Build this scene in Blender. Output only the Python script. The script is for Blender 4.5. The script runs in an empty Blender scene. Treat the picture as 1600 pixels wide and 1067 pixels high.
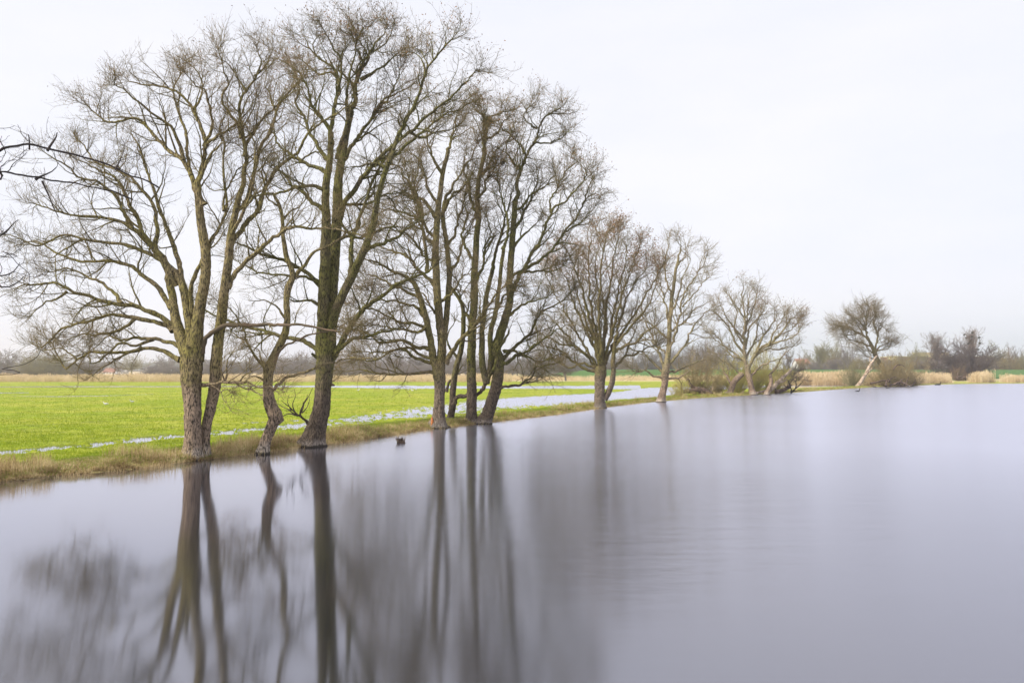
import bpy, math, random
import numpy as np
from mathutils import Vector

# ------------------------------------------------------------------ scene, camera, light
S = bpy.context.scene
COL = S.collection
F, CU, CV, HOR, EYE = 1250.0, 800.0, 533.5, 578.0, 3.5
PITCH = math.atan((HOR - CV) / F)
cam_d = bpy.data.cameras.new("camera"); cam = bpy.data.objects.new("camera", cam_d); COL.objects.link(cam)
cam_d.sensor_width = 36.0; cam_d.lens = F / 1600.0 * 36.0; cam_d.clip_start = 0.1; cam_d.clip_end = 20000
cam.location = (0, 0, EYE); cam.rotation_euler = (math.radians(90) + PITCH, 0, 0)
S.camera = cam

SUN_EL, SUN_AZ = math.radians(38), math.radians(244)      # azimuth clockwise from +Y (north)
sv = Vector((math.sin(SUN_AZ) * math.cos(SUN_EL), math.cos(SUN_AZ) * math.cos(SUN_EL), math.sin(SUN_EL)))
sun_d = bpy.data.lights.new("sun", 'SUN'); sun = bpy.data.objects.new("sun", sun_d); COL.objects.link(sun)
sun_d.energy = 5.0; sun_d.angle = math.radians(0.8); sun_d.color = (1.0, 0.93, 0.82)
sun.rotation_euler = sv.to_track_quat('Z', 'Y').to_euler(); sun.location = (0, 0, 50)

W = bpy.data.worlds.new("World"); S.world = W; W.use_nodes = True
nt = W.node_tree; nt.nodes.clear()
o_ = nt.nodes.new('ShaderNodeOutputWorld'); bg = nt.nodes.new('ShaderNodeBackground')
sky = nt.nodes.new('ShaderNodeTexSky'); sky.sky_type = 'NISHITA'; sky.sun_disc = False
sky.sun_elevation = SUN_EL; sky.sun_rotation = SUN_AZ; sky.dust_density = 4; sky.air_density = 1.0
tc = nt.nodes.new('ShaderNodeTexCoord'); mp = nt.nodes.new('ShaderNodeMapping'); mp.inputs['Scale'].default_value = (1, 1, 3.2)
nz = nt.nodes.new('ShaderNodeTexNoise'); nz.inputs['Scale'].default_value = 2.3; nz.inputs['Detail'].default_value = 5
rp = nt.nodes.new('ShaderNodeValToRGB')
rp.color_ramp.elements[0].position = 0.35; rp.color_ramp.elements[0].color = (9.15, 9.4, 10.45, 1)
rp.color_ramp.elements[1].position = 0.62; rp.color_ramp.elements[1].color = (10.0, 10.0, 10.55, 1)
mx = nt.nodes.new('ShaderNodeMix'); mx.data_type = 'RGBA'; mx.inputs[0].default_value = 0.93
nt.links.new(tc.outputs['Generated'], mp.inputs[0]); nt.links.new(mp.outputs[0], nz.inputs['Vector'])
nt.links.new(nz.outputs['Fac'], rp.inputs[0]); nt.links.new(sky.outputs[0], mx.inputs[6]); nt.links.new(rp.outputs[0], mx.inputs[7])
sp_ = nt.nodes.new('ShaderNodeSeparateXYZ'); nt.links.new(tc.outputs['Generated'], sp_.inputs[0])
hr_ = nt.nodes.new('ShaderNodeMapRange'); nt.links.new(sp_.outputs[2], hr_.inputs[0])
for i_, v_ in ((1, 0.0), (2, 0.35), (3, 1.05), (4, 1.0)): hr_.inputs[i_].default_value = v_
ml_ = nt.nodes.new('ShaderNodeVectorMath'); ml_.operation = 'SCALE'; nt.links.new(mx.outputs[2], ml_.inputs[0]); nt.links.new(hr_.outputs[0], ml_.inputs['Scale'])
nt.links.new(ml_.outputs[0], bg.inputs['Color']); bg.inputs['Strength'].default_value = 0.1
nt.links.new(bg.outputs[0], o_.inputs['Surface'])

S.view_settings.view_transform = 'Standard'; S.view_settings.look = 'None'
S.view_settings.exposure = 0.04; S.view_settings.gamma = 1.0
S.render.engine = 'CYCLES'
S.cycles.use_denoising = True; S.cycles.max_bounces = 5; S.cycles.diffuse_bounces = 2; S.cycles.glossy_bounces = 2
S.cycles.volume_bounces = 1; S.cycles.transparent_max_bounces = 4
S.cycles.sample_clamp_indirect = 4.0

# ------------------------------------------------------------------ helpers
ST, CT = math.sin(PITCH), math.cos(PITCH)
def P(u, v, Y):
    """point seen at photo pixel (u, v) at world depth Y"""
    a, b = (u - CU) / F, (CV - v) / F
    k = Y / (CT - b * ST)
    return np.array([a * k, Y, EYE + k * (ST + b * CT)])
def G(u, v, z=0.0):
    a, b = (u - CU) / F, (CV - v) / F
    k = (z - EYE) / (ST + b * CT)
    return np.array([a * k, k * (CT - b * ST), z])
def toUV(x, y, z=0.0):
    dz = z - EYE
    f = y * CT + dz * ST; up = -y * ST + dz * CT
    f = np.maximum(f, 0.5)
    return CU + F * x / f, CV - F * up / f

def tag(o, label=None, cat=None, group=None, kind=None):
    if label: o['label'] = label
    if cat: o['category'] = cat
    if group: o['group'] = group
    if kind: o['kind'] = kind
    return o
def empty(name, loc, label, cat, group=None):
    o = bpy.data.objects.new(name, None); COL.objects.link(o); o.location = loc
    o.empty_display_size = 0.3
    return tag(o, label, cat, group)

class Geo:
    def __init__(s): s.v = []; s.q = []; s.t = []; s.n = 0
    def add(s, v, q=None, t=None):
        v = np.asarray(v, float).reshape(-1, 3)
        if q is not None and len(q): s.q.append(np.asarray(q, np.int64).reshape(-1, 4) + s.n)
        if t is not None and len(t): s.t.append(np.asarray(t, np.int64).reshape(-1, 3) + s.n)
        s.v.append(v); s.n += len(v)
    def merge(s, g, M=None, off=(0, 0, 0), sc=1.0, rz=0.0, scz=None):
        c, n_ = math.cos(rz), math.sin(rz)
        scz = sc if scz is None else scz
        base = s.n
        for v in g.v:
            w = np.empty_like(v)
            w[:, 0] = (v[:, 0] * c - v[:, 1] * n_) * sc + off[0]
            w[:, 1] = (v[:, 0] * n_ + v[:, 1] * c) * sc + off[1]
            w[:, 2] = v[:, 2] * scz + off[2]
            s.v.append(w); s.n += len(w)
        for q in g.q: s.q.append(q + base)
        for t in g.t: s.t.append(t + base)
    def mesh(s, name, mat, smooth=True, origin=None):
        v = np.concatenate(s.v) if s.v else np.zeros((0, 3))
        if origin is not None: v = v - np.asarray(origin)
        q = np.concatenate(s.q) if s.q else np.zeros((0, 4), int)
        t = np.concatenate(s.t) if s.t else np.zeros((0, 3), int)
        me = bpy.data.meshes.new(name)
        me.vertices.add(len(v)); me.vertices.foreach_set('co', v.astype(np.float32).ravel())
        me.loops.add(len(q) * 4 + len(t) * 3)
        me.loops.foreach_set('vertex_index', np.concatenate([q.ravel(), t.ravel()]).astype(np.int32))
        me.polygons.add(len(q) + len(t))
        ls = np.concatenate([np.arange(len(q)) * 4, len(q) * 4 + np.arange(len(t)) * 3]).astype(np.int32)
        me.polygons.foreach_set('loop_start', ls)
        me.polygons.foreach_set('use_smooth', np.full(len(q) + len(t), smooth, bool))
        me.update(calc_edges=True)
        me.materials.append(mat)
        return me
    def build(s, name, mat, parent=None, smooth=True, origin=None):
        if origin is None and parent is not None: origin = parent.location
        o = bpy.data.objects.new(name, s.mesh(name, mat, smooth, origin)); COL.objects.link(o)
        if parent is not None: o.parent = parent
        elif origin is not None: o.location = origin
        return o
    def box(s, x0, x1, y0, y1, z0, z1):
        v = [(x, y, z) for x in (x0, x1) for y in (y0, y1) for z in (z0, z1)]
        s.add(v, q=[(0, 1, 3, 2), (4, 6, 7, 5), (0, 4, 5, 1), (2, 3, 7, 6), (0, 2, 6, 4), (1, 5, 7, 3)])

def nrm(a): return a / np.maximum(np.linalg.norm(a, axis=-1, keepdims=True), 1e-9)
def tubes(g, pts, rad, sides, rough=None):
    """pts (N,K,3), rad (N,K) -> tubes; rough: function(angle, along, pts)->factor"""
    N, K, _ = pts.shape
    tan = np.gradient(pts, axis=1); tan = nrm(tan)
    md = nrm(tan.mean(axis=1))
    ref = np.where(np.abs(md[:, 2:3]) > 0.9, np.array([[0.0, 1.0, 0.0]]), np.array([[0.0, 0.0, 1.0]]))
    A = nrm(np.cross(md, ref))[:, None, :]
    A = nrm(A - (A * tan).sum(-1, keepdims=True) * tan); B = np.cross(tan, A)
    th = np.arange(sides) / sides * 2 * math.pi
    c, s_ = np.cos(th), np.sin(th)
    R = rad[:, :, None]
    if rough is not None: R = R * rough(N, K, sides, pts)
    V = pts[:, :, None, :] + R[..., None] * (A[:, :, None, :] * c[None, None, :, None] + B[:, :, None, :] * s_[None, None, :, None])
    idx = np.arange(N * K * sides).reshape(N, K, sides)
    a = idx[:, :-1, :]; b = idx[:, 1:, :]
    q = np.stack([a, np.roll(a, -1, 2), np.roll(b, -1, 2), b], -1).reshape(-1, 4)
    g.add(V.reshape(-1, 3), q=q)

def catmull(p, n_per):
    p = np.asarray(p, float); ext = np.vstack([2 * p[0] - p[1], p, 2 * p[-1] - p[-2]])
    out = []
    for i in range(1, len(ext) - 2):
        t = np.linspace(0, 1, n_per, endpoint=False)[:, None]
        p0, p1, p2, p3 = ext[i - 1], ext[i], ext[i + 1], ext[i + 2]
        out.append(0.5 * ((2 * p1) + (-p0 + p2) * t + (2 * p0 - 5 * p1 + 4 * p2 - p3) * t ** 2 + (-p0 + 3 * p1 - 3 * p2 + p3) * t ** 3))
    out.append(p[-1:]); return np.vstack(out)
def resample(p, extra, step):
    """uniform arclength resample of polyline p (and extra columns)"""
    d = np.r_[0, np.cumsum(np.linalg.norm(np.diff(p, axis=0), axis=1))]
    n = max(3, int(d[-1] / step) + 1); s = np.linspace(0, d[-1], n)
    P2 = np.stack([np.interp(s, d, p[:, i]) for i in range(3)], 1)
    return P2, np.interp(s, d, extra), d[-1]

# ------------------------------------------------------------------ node materials
def newmat(name):
    m = bpy.data.materials.new(name); m.use_nodes = True
    n = m.node_tree; b = n.nodes['Principled BSDF']
    return m, n, b
def N(n, t, **kw):
    x = n.nodes.new(t)
    for k, v in kw.items():
        if k in x.inputs: x.inputs[k].default_value = v
        else: setattr(x, k, v)
    return x
def noise(n, scale, detail=4, vec=None, stretch=None, coord='Object'):
    t = n.nodes.new('ShaderNodeTexCoord')
    src = t.outputs[coord]
    if coord == 'World':
        pass
    if stretch:
        mpp = n.nodes.new('ShaderNodeMapping'); mpp.inputs['Scale'].default_value = stretch
        n.links.new(src, mpp.inputs[0]); src = mpp.outputs[0]
    z = n.nodes.new('ShaderNodeTexNoise'); z.inputs['Scale'].default_value = scale; z.inputs['Detail'].default_value = detail
    n.links.new(src, z.inputs['Vector']); return z.outputs['Fac']
def ramp(n, src, stops):
    r = n.nodes.new('ShaderNodeValToRGB'); e = r.color_ramp.elements
    while len(e) < len(stops): e.new(0.5)
    for el, (p, c) in zip(e, stops):
        el.position = p; el.color = (c, c, c, 1) if isinstance(c, (int, float)) else (*c, 1)
    n.links.new(src, r.inputs[0]); return r.outputs[0]
def mixc(n, fac, a, b, mode='MIX'):
    m = n.nodes.new('ShaderNodeMix'); m.data_type = 'RGBA'; m.blend_type = mode
    for i, s in ((0, fac), (6, a), (7, b)):
        if hasattr(s, 'links'): n.links.new(s, m.inputs[i])
        elif isinstance(s, (int, float)): m.inputs[i].default_value = s
        else: m.inputs[i].default_value = (*s, 1)
    return m.outputs[2]
def mth(n, op, a, b=None, clamp=False):
    m = n.nodes.new('ShaderNodeMath'); m.operation = op; m.use_clamp = clamp
    for i, s in ((0, a), (1, b)):
        if s is None: continue
        if hasattr(s, 'links'): n.links.new(s, m.inputs[i])
        else: m.inputs[i].default_value = s
    return m.outputs[0]
def maprange(n, src, a, b, c=0.0, d=1.0):
    m = n.nodes.new('ShaderNodeMapRange')
    for i, s in enumerate((src, a, b, c, d)):
        if hasattr(s, 'links'): n.links.new(s, m.inputs[i])
        else: m.inputs[i].default_value = s
    return m.outputs[0]

def bark(name, upper, moss, lower=(0.15, 0.095, 0.062), silt=(0.46, 0.39, 0.32), silt_z=0.35, low_z=3.4, bump=0.6, mossy=0.5):
    m, n, b = newmat(name)
    geo = n.nodes.new('ShaderNodeNewGeometry'); sep = n.nodes.new('ShaderNodeSeparateXYZ')
    n.links.new(geo.outputs['Position'], sep.inputs[0]); z = sep.outputs[2]
    fine = noise(n, 9.0, 6, stretch=(3.0, 3.0, 0.7)); big = noise(n, 1.1, 4); mid = noise(n, 4.0, 4)
    # upper bark: olive and grey patches
    f_m = ramp(n, big, [(0.5 - mossy * 0.3, 0.0), (0.75 - mossy * 0.3, 1.0)])
    up = mixc(n, f_m, upper, moss)
    up = mixc(n, ramp(n, mid, [(0.35, 0.0), (0.7, 0.55)]), up, tuple(c * 0.45 for c in upper))
    lo = mixc(n, ramp(n, mid, [(0.3, 0.0), (0.75, 1.0)]), lower, tuple(c * 1.7 for c in lower))
    zl = mth(n, 'ADD', z, mth(n, 'MULTIPLY', mth(n, 'SUBTRACT', big, 0.5), 2.2))
    col = mixc(n, maprange(n, zl, low_z * 0.7, low_z * 1.15), lo, up)
    zs = mth(n, 'ADD', z, mth(n, 'MULTIPLY', mth(n, 'SUBTRACT', mid, 0.5), 0.5))
    col = mixc(n, maprange(n, zs, silt_z * 0.55, silt_z * 1.7, 1.0, 0.0), col, silt)
    zw = mth(n, 'ADD', z, mth(n, 'MULTIPLY', mth(n, 'SUBTRACT', mid, 0.5), 0.05))
    col = mixc(n, maprange(n, zw, 0.05, 0.12, 0.92, 0.0), col, (0.030, 0.024, 0.018))   # wet line at the water
    col = mixc(n, ramp(n, fine, [(0.41, 0.90), (0.54, 0.0)]), col, (0.03, 0.024, 0.018))
    n.links.new(col, b.inputs['Base Color']); b.inputs['Roughness'].default_value = 0.9
    b.inputs['Specular IOR Level'].default_value = 0.2
    bp = n.nodes.new('ShaderNodeBump'); bp.inputs['Strength'].default_value = min(1.0, bump * 1.5); bp.inputs['Distance'].default_value = 0.07
    n.links.new(fine, bp.inputs['Height']); n.links.new(bp.outputs[0], b.inputs['Normal'])
    return m
def flatmat(name, col, var=0.35, scale=3.0, rough=0.85, col2=None, spec=0.2, detail=4, stretch=None):
    m, n, b = newmat(name)
    f = noise(n, scale, detail, stretch=stretch)
    c2 = col2 if col2 else tuple(c * (1 - var) for c in col)
    c = mixc(n, ramp(n, f, [(0.35, 0.0), (0.65, 1.0)]), c2, col)
    n.links.new(c, b.inputs['Base Color']); b.inputs['Roughness'].default_value = rough
    b.inputs['Specular IOR Level'].default_value = spec
    return m

M_bark = bark('bark_olive', (0.310, 0.245, 0.130), (0.265, 0.230, 0.070), lower=(0.235, 0.175, 0.125))
M_bark_moss = bark('bark_mossy', (0.185, 0.150, 0.090), (0.190, 0.185, 0.050), lower=(0.105, 0.080, 0.060), silt=(0.33, 0.28, 0.24), silt_z=0.25, mossy=0.75)
M_bark_grey = bark('bark_grey', (0.270, 0.212, 0.118), (0.235, 0.205, 0.068), lower=(0.160, 0.125, 0.095), silt=(0.30, 0.26, 0.22))
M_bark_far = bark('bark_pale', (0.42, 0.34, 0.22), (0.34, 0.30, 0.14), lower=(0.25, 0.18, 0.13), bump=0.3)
M_twig = flatmat('twig', (0.280, 0.205, 0.105), col2=(0.175, 0.130, 0.060), scale=0.6)
M_twig_top = flatmat('twig_reddish', (0.160, 0.105, 0.075), col2=(0.105, 0.085, 0.050), scale=0.5)
M_dark = flatmat('dark_branch', (0.055, 0.045, 0.040), scale=4)
M_bud = flatmat('dry_buds', (0.30, 0.175, 0.10), col2=(0.19, 0.125, 0.06), scale=1.2)
M_red = flatmat('red_bark', (0.17, 0.115, 0.075), col2=(0.10, 0.08, 0.05), scale=1.6, stretch=(1, 1, 1))
M_log = flatmat('bleached_wood', (0.50, 0.40, 0.30), col2=(0.20, 0.14, 0.10), scale=2.2, detail=6)
M_logdark = flatmat('rotten_wood', (0.16, 0.11, 0.08), col2=(0.05, 0.035, 0.028), scale=2.5, detail=6)

# ------------------------------------------------------------------ ground, river, flooded meadow
EDGE_PX = [(0, 752), (60, 745), (140, 738), (200, 733), (285, 722), (400, 708), (480, 697), (560, 688), (600, 682), (660, 672),
           (735, 664), (800, 656), (870, 648), (935, 638), (1000, 630), (1080, 623), (1150, 618.5), (1240, 613.5), (1300, 609),
           (1340, 606.5), (1380, 604), (1430, 602.5), (1470, 600.5), (1530, 599.5), (1600, 599)]
edge = [tuple(G(u, v)[:2]) for u, v in EDGE_PX]
edge = [(-70, -60), (-40, -12), (-24, 11)] + edge + [(210, 213), (420, 225), (1500, 240), (4000, 260)]
edge = np.array(edge)
def edge_sd(x, y):
    """signed distance to the river bank: positive inland"""
    x = np.asarray(x, float); y = np.asarray(y, float)
    d = np.full(x.shape, 1e9); sg = np.ones(x.shape)
    for (ax, ay), (bx, by) in zip(edge[:-1], edge[1:]):
        ex, ey = bx - ax, by - ay; L2 = ex * ex + ey * ey
        t = np.clip(((x - ax) * ex + (y - ay) * ey) / L2, 0, 1)
        dd = np.hypot(x - ax - t * ex, y - ay - t * ey)
        cr = ex * (y - ay) - ey * (x - ax)
        m = dd < d; d = np.where(m, dd, d); sg = np.where(m, np.sign(cr), sg)
    return d * sg
# cheap value noise
def _h(i, j, k=0):
    n = (i * 374761393 + j * 668265263 + k * 974634777) & 0x7fffffff
    n = ((n ^ (n >> 13)) * 1274126177) & 0x7fffffff
    return ((n ^ (n >> 16)) & 0xffff) / 65535.0
def vn(x, y, k=0):
    xi, yi = np.floor(x).astype(np.int64), np.floor(y).astype(np.int64)
    fx, fy = x - xi, y - yi; fx = fx * fx * (3 - 2 * fx); fy = fy * fy * (3 - 2 * fy)
    return (_h(xi, yi, k) * (1 - fx) + _h(xi + 1, yi, k) * fx) * (1 - fy) + (_h(xi, yi + 1, k) * (1 - fx) + _h(xi + 1, yi + 1, k) * fx) * fy
def fbm(x, y, k=0, o=4):
    s, a = 0, 0.5
    for i in range(o): s = s + a * vn(x * 2 ** i, y * 2 ** i, k + i); a *= 0.5
    return s / (1 - 0.5 ** o)
# flooded strips of the meadow: centre line and half width, given on the ground
STRIPS = [
    ([(-60, 712), (0, 708), (100, 700), (200, 689.5), (270, 683), (340, 677), (420, 669.5), (480, 664.5), (560, 656), (620, 649), (690, 641),
      (760, 633), (830, 628), (900, 623.5), (960, 619), (1010, 614), (1050, 611), (1110, 606), (1160, 604.5), (1240, 603.5), (1335, 603)],
     [4.5, 4.5, 4.5, 5, 5, 5.5, 5.5, 6.5, 9, 10, 10, 10, 10, 8, 6.5, 9, 7, 4, 3, 1.2, 0.9], 1.0),
    ([(-100, 604.5), (0, 604.5), (100, 604), (250, 604), (400, 603.5), (550, 604), (620, 604.5), (700, 605), (800, 605), (900, 605), (1000, 605)],
     [0.5, 0.8, 1.1, 1.0, 1.2, 2.4, 3.8, 3.0, 2.6, 3.2, 4.0], 0.75),
    ([(-50, 614), (0, 614), (45, 613.6)], [0.8, 0.9, 0.6], 1.0),
    ([(20, 619), (90, 619.6), (160, 618.6), (240, 616)], [0.5, 0.8, 0.7, 0.4], 0.9),
    ([(330, 664), (420, 659), (520, 655), (560, 652)], [0.8, 1.6, 1.8, 1.0], 0.75),
    ([(130, 676), (200, 671), (300, 669)], [0.5, 1.0, 0.6], 0.5),
]
def flood(u, v):
    m = np.zeros(np.shape(u))
    for pts, hw, st in STRIPS:
        pu = [p[0] for p in pts]; pv = [p[1] for p in pts]
        c = np.interp(u, pu, pv); w = np.interp(u, pu, hw, left=0.01, right=0.01)
        inside = (u > pu[0]) & (u < pu[-1])
        m = np.maximum(m, np.where(inside, np.clip(1.35 - np.abs(v - c) / w, 0, 1) * st, 0))
    return m
def ground_h(x, y):
    sd = edge_sd(x, y); u, v = toUV(x, y)
    sd = sd + (fbm(x * 1.2, y * 1.2, 91, 3) - 0.5) * 1.0 * np.clip((90 - y) / 30, 0, 1)
    fl = flood(u, v) * (y > 15) * np.interp(u, [0, 250, 420, 560, 700, 860], [1.02, 1.0, 0.94, 0.84, 0.88, 1.0])
    n1 = fbm(x * 0.35, y * 0.35, 3); n2 = fbm(x * 2.2, y * 2.2, 9, 3)
    bankw = np.clip(sd / 0.7, 0, 1)
    n3 = fbm(x * 2.6 + 7, y * 1.3, 33, 4); fl = np.clip(fl * (0.55 + 0.9 * n3), 0, 1.1)
    h = 0.05 + 0.14 * np.exp(-((sd - 1.3) / 1.6) ** 2) + 0.05 * (n1 - 0.5) + 0.05 * (n2 - 0.5)
    far = np.clip((y - 60) / 300, 0, 1)
    h = h + 0.05 * far
    n5 = fbm(x * 1.6 + y * 1.3, y * 4.6 - x * 4.2, 71, 4)
    near = np.clip((105 - y) / 30, 0, 1)
    h = h + near * np.clip(fl * 1.6, 0, 1) * (n5 - 0.45) * 0.50
    h = h - fl * (0.13 + 0.05 * far) - np.clip(fl - 0.5, 0, 1) * 0.10
    # dyke on the far side, fading in towards the right
    dk = np.clip((u - 800) / 120, 0, 1) * (y > 200)
    h = h + dk * 3.5 * np.clip(1 - np.abs(y - 330 - 4) / 26, 0, 0.8) / 0.8
    h = h + np.clip((y - 1000) / 600, 0, 1) * 3.0
    h_in = h * bankw - 0.03 * (1 - bankw)
    h_out = np.maximum(-1.4, sd * 0.35) - 0.03
    return np.where(sd > 0, h_in, h_out)

M_ground, n, b = newmat('meadow_soil')
def attr(n, name):
    a = n.nodes.new('ShaderNodeAttribute'); a.attribute_name = name; return a.outputs['Fac']
tuft = noise(n, 2.6, 6, stretch=(1, 1, 1)); patch = noise(n, 0.12, 4); fineg = noise(n, 14, 3)
grass = mixc(n, ramp(n, tuft, [(0.36, 0.0), (0.62, 1.0)]), (0.190, 0.255, 0.016), (0.300, 0.365, 0.026))
grass = mixc(n, ramp(n, patch, [(0.42, 0.0), (0.62, 0.75)]), grass, (0.400, 0.390, 0.060))
patch2 = noise(n, 0.45, 5, stretch=(1, 2.2, 1))
grass = mixc(n, ramp(n, patch2, [(0.48, 0.0), (0.66, 0.75)]), grass, (0.17, 0.20, 0.04))
dry = mixc(n, ramp(n, fineg, [(0.35, 0.0), (0.7, 1.0)]), (0.16, 0.105, 0.050), (0.46, 0.36, 0.19))
dry = mixc(n, ramp(n, patch, [(0.45, 0.0), (0.6, 0.4)]), dry, (0.14, 0.17, 0.03))
col = mixc(n, attr(n, 'dry'), grass, dry)
col = mixc(n, attr(n, 'straw'), col, mixc(n, tuft, (0.44, 0.34, 0.19), (0.66, 0.53, 0.33)))
col = mixc(n, attr(n, 'dyke'), col, mixc(n, tuft, (0.05, 0.125, 0.03), (0.10, 0.18, 0.05)))
geo = n.nodes.new('ShaderNodeNewGeometry'); sep = n.nodes.new('ShaderNodeSeparateXYZ'); n.links.new(geo.outputs['Position'], sep.inputs[0])
col = mixc(n, maprange(n, sep.outputs[2], -0.03, 0.012, 1.0, 0.0), col, (0.07, 0.06, 0.04))
n.links.new(col, b.inputs['Base Color']); b.inputs['Roughness'].default_value = 0.95; b.inputs['Specular IOR Level'].default_value = 0.1
bp = n.nodes.new('ShaderNodeBump'); bp.inputs['Strength'].default_value = 0.5; bp.inputs['Distance'].default_value = 0.1
n.links.new(tuft, bp.inputs['Height']); n.links.new(bp.outputs[0], b.inputs['Normal'])

# polar sheet round the viewpoint, dense where the photo looks
vv = np.concatenate([np.linspace(580.7, 586, 30), np.arange(586.25, 630, 0.25), np.arange(630, 775, 0.42)])
rY = EYE * F / (vv - 578.0); rY = np.concatenate([[1700], rY[rY < 1650]])
rY = np.concatenate([rY, [20, 15, 10, 4, 0.05]])
ang_u = np.concatenate([np.linspace(-2000, -120, 40), np.arange(-112, 1720, 3.2), np.linspace(1730, 3600, 40)])
tx = (ang_u - CU) / F
Xg = tx[None, :] * rY[:, None]; Yg = np.repeat(rY[:, None], len(tx), 1)
Zg = ground_h(Xg, Yg)
nr, nc = Xg.shape
idx = np.arange(nr * nc).reshape(nr, nc)
g = Geo()
g.add(np.stack([Xg, Yg, Zg], -1).reshape(-1, 3), q=np.stack([idx[:-1, :-1], idx[1:, :-1], idx[1:, 1:], idx[:-1, 1:]], -1).reshape(-1, 4))
# the part behind the viewpoint
g.add([(-1800, 0.04, -1.4), (1800, 0.04, -1.4), (1800, -300, -1.4), (-1800, -300, -1.4)], q=[(0, 3, 2, 1)])
ground = g.build('ground', M_ground); tag(ground, 'flat flooded meadow with lime green grass beside the river', 'ground', kind='structure')
me = ground.data
x, y = Xg.ravel(), Yg.ravel(); sd = edge_sd(x, y); u_, v_ = toUV(x, y)
def setattr_f(name, arr):
    a = me.attributes.new(name, 'FLOAT', 'POINT'); full = np.zeros(len(me.vertices), np.float32); full[:len(arr)] = arr; a.data.foreach_set('value', full)
nb = fbm(x * 0.8, y * 0.8, 21)
bw = np.interp(u_, [0, 300, 600, 900, 1100, 1300], [3.0, 1.9, 1.9, 1.5, 2.5, 2.0])
dry_w = np.clip((bw - sd) / 0.9 + (nb - 0.5) * 1.6, 0, 1) * np.interp(u_, [0, 800, 1000, 1700], [1, 0.85, 0.5, 0.5])
setattr_f('dry', np.where(y < 260, dry_w, 0))
straw = np.clip((596.8 - v_) / 1.0, 0, 1) * np.interp(u_, [700, 900], [1, 0.7]) * (v_ > 578.5)
straw = np.maximum(straw, np.clip((594.5 - v_) / 2, 0, 1) * (u_ > 900))
straw = np.maximum(straw, np.clip((sd - 6) / 4, 0, 1) * (u_ > 1235) * np.where((u_ > 1490) | ((u_ > 1380) & (v_ < 596)), 0.25, 1.0))
setattr_f('straw', straw)
setattr_f('dyke', np.clip((y - 300) / 4, 0, 1) * np.clip((u_ - 800) / 60, 0, 1))

# water
M_water, n, b = newmat('river_water')
n.nodes.remove(b)
out = n.nodes['Material Output']
gl = n.nodes.new('ShaderNodeBsdfGlossy'); df = n.nodes.new('ShaderNodeBsdfDiffuse'); mxs = n.nodes.new('ShaderNodeMixShader')
gl.inputs['Color'].default_value = (0.905, 0.905, 1.0, 1)
df.inputs['Color'].default_value = (0.018, 0.018, 0.020, 1)
fr = n.nodes.new('ShaderNodeFresnel'); fr.inputs['IOR'].default_value = 1.33
fac = maprange(n, fr.outputs[0], 0.0, 0.60, 0.27, 0.85)
n.links.new(fac, mxs.inputs[0]); n.links.new(df.outputs[0], mxs.inputs[1]); n.links.new(gl.outputs[0], mxs.inputs[2])
n.links.new(mxs.outputs[0], out.inputs['Surface'])
rf = noise(n, 0.06, 3, stretch=(1, 1.6, 1)); rf2 = noise(n, 0.8, 5, stretch=(0.55, 1.3, 1)); rf3 = noise(n, 3.0, 4, stretch=(0.5, 1.2, 1))
gw = n.nodes.new('ShaderNodeNewGeometry'); sw = n.nodes.new('ShaderNodeSeparateXYZ'); n.links.new(gw.outputs['Position'], sw.inputs[0])
sx_ = mth(n, 'ADD', mth(n, 'MULTIPLY', sw.outputs[0], 1.5), mth(n, 'MULTIPLY', sw.outputs[1], 0.5))
dist = maprange(n, mth(n, 'ADD', sx_, mth(n, 'MULTIPLY', rf, 6.0)), 5.0, 32.0)     # calm in the lee of the bank, wind-ruffled on the open reach
rough = mth(n, 'ADD', maprange(n, mth(n, 'POWER', dist, 0.65), 0.0, 1.0, 0.076, 0.225), maprange(n, rf, 0.35, 0.65, -0.006, 0.010))
n.links.new(rough, gl.inputs['Roughness']); gl.inputs['Anisotropy'].default_value = 0.45; tgv = n.nodes.new('ShaderNodeCombineXYZ'); tgv.inputs[0].default_value = 1.0; n.links.new(tgv.outputs[0], gl.inputs['Tangent'])
bp = n.nodes.new('ShaderNodeBump'); bp.inputs['Distance'].default_value = 0.085
n.links.new(mth(n, 'MULTIPLY', maprange(n, dist, 0.12, 0.7, 0.0, 0.40), maprange(n, rf, 0.40, 0.62, 0.35, 1.1)), bp.inputs['Strength'])
hh = mth(n, 'ADD', rf2, mth(n, 'MULTIPLY', rf3, 0.3))
n.links.new(hh, bp.inputs['Height']); n.links.new(bp.outputs[0], gl.inputs['Normal'])
g = Geo(); g.add([(-4000, -300, 0), (4000, -300, 0), (4000, 1690, 0), (-4000, 1690, 0)], q=[(0, 1, 2, 3)])
w = g.build('water', M_water); tag(w, 'smooth grey lavender river water reflecting the sky and trees', 'water', kind='structure')

# far hills
rng = np.random.default_rng(5)
g = Geo()
hu = np.linspace(-500, 1000, 160); Yh = 1400.0
hz = 9 + 20 * fbm(hu * 0.006 + 3, hu * 0 + 1, 4) * np.interp(hu, [-500, 60, 170, 260, 420, 1000], [0.5, 0.5, 1.25, 1.2, 0.7, 0.4])
bx = (hu - CU) / F * Yh; nH = len(hu)
g.add(np.concatenate([np.stack([bx, np.full(nH, Yh - 200), np.full(nH, 3.5)], 1), np.stack([bx, np.full(nH, Yh), hz], 1), np.stack([bx, np.full(nH, Yh + 200), np.full(nH, 3.5)], 1)]),
      q=[(i + r * nH, i + 1 + r * nH, i + 1 + (r + 1) * nH, i + (r + 1) * nH) for r in (0, 1) for i in range(nH - 1)])
tag(g.build('hills', flatmat('hill_wood', (0.05, 0.06, 0.05), scale=0.01)), 'low blue hills far behind the houses', 'hills', kind='structure')
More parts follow.
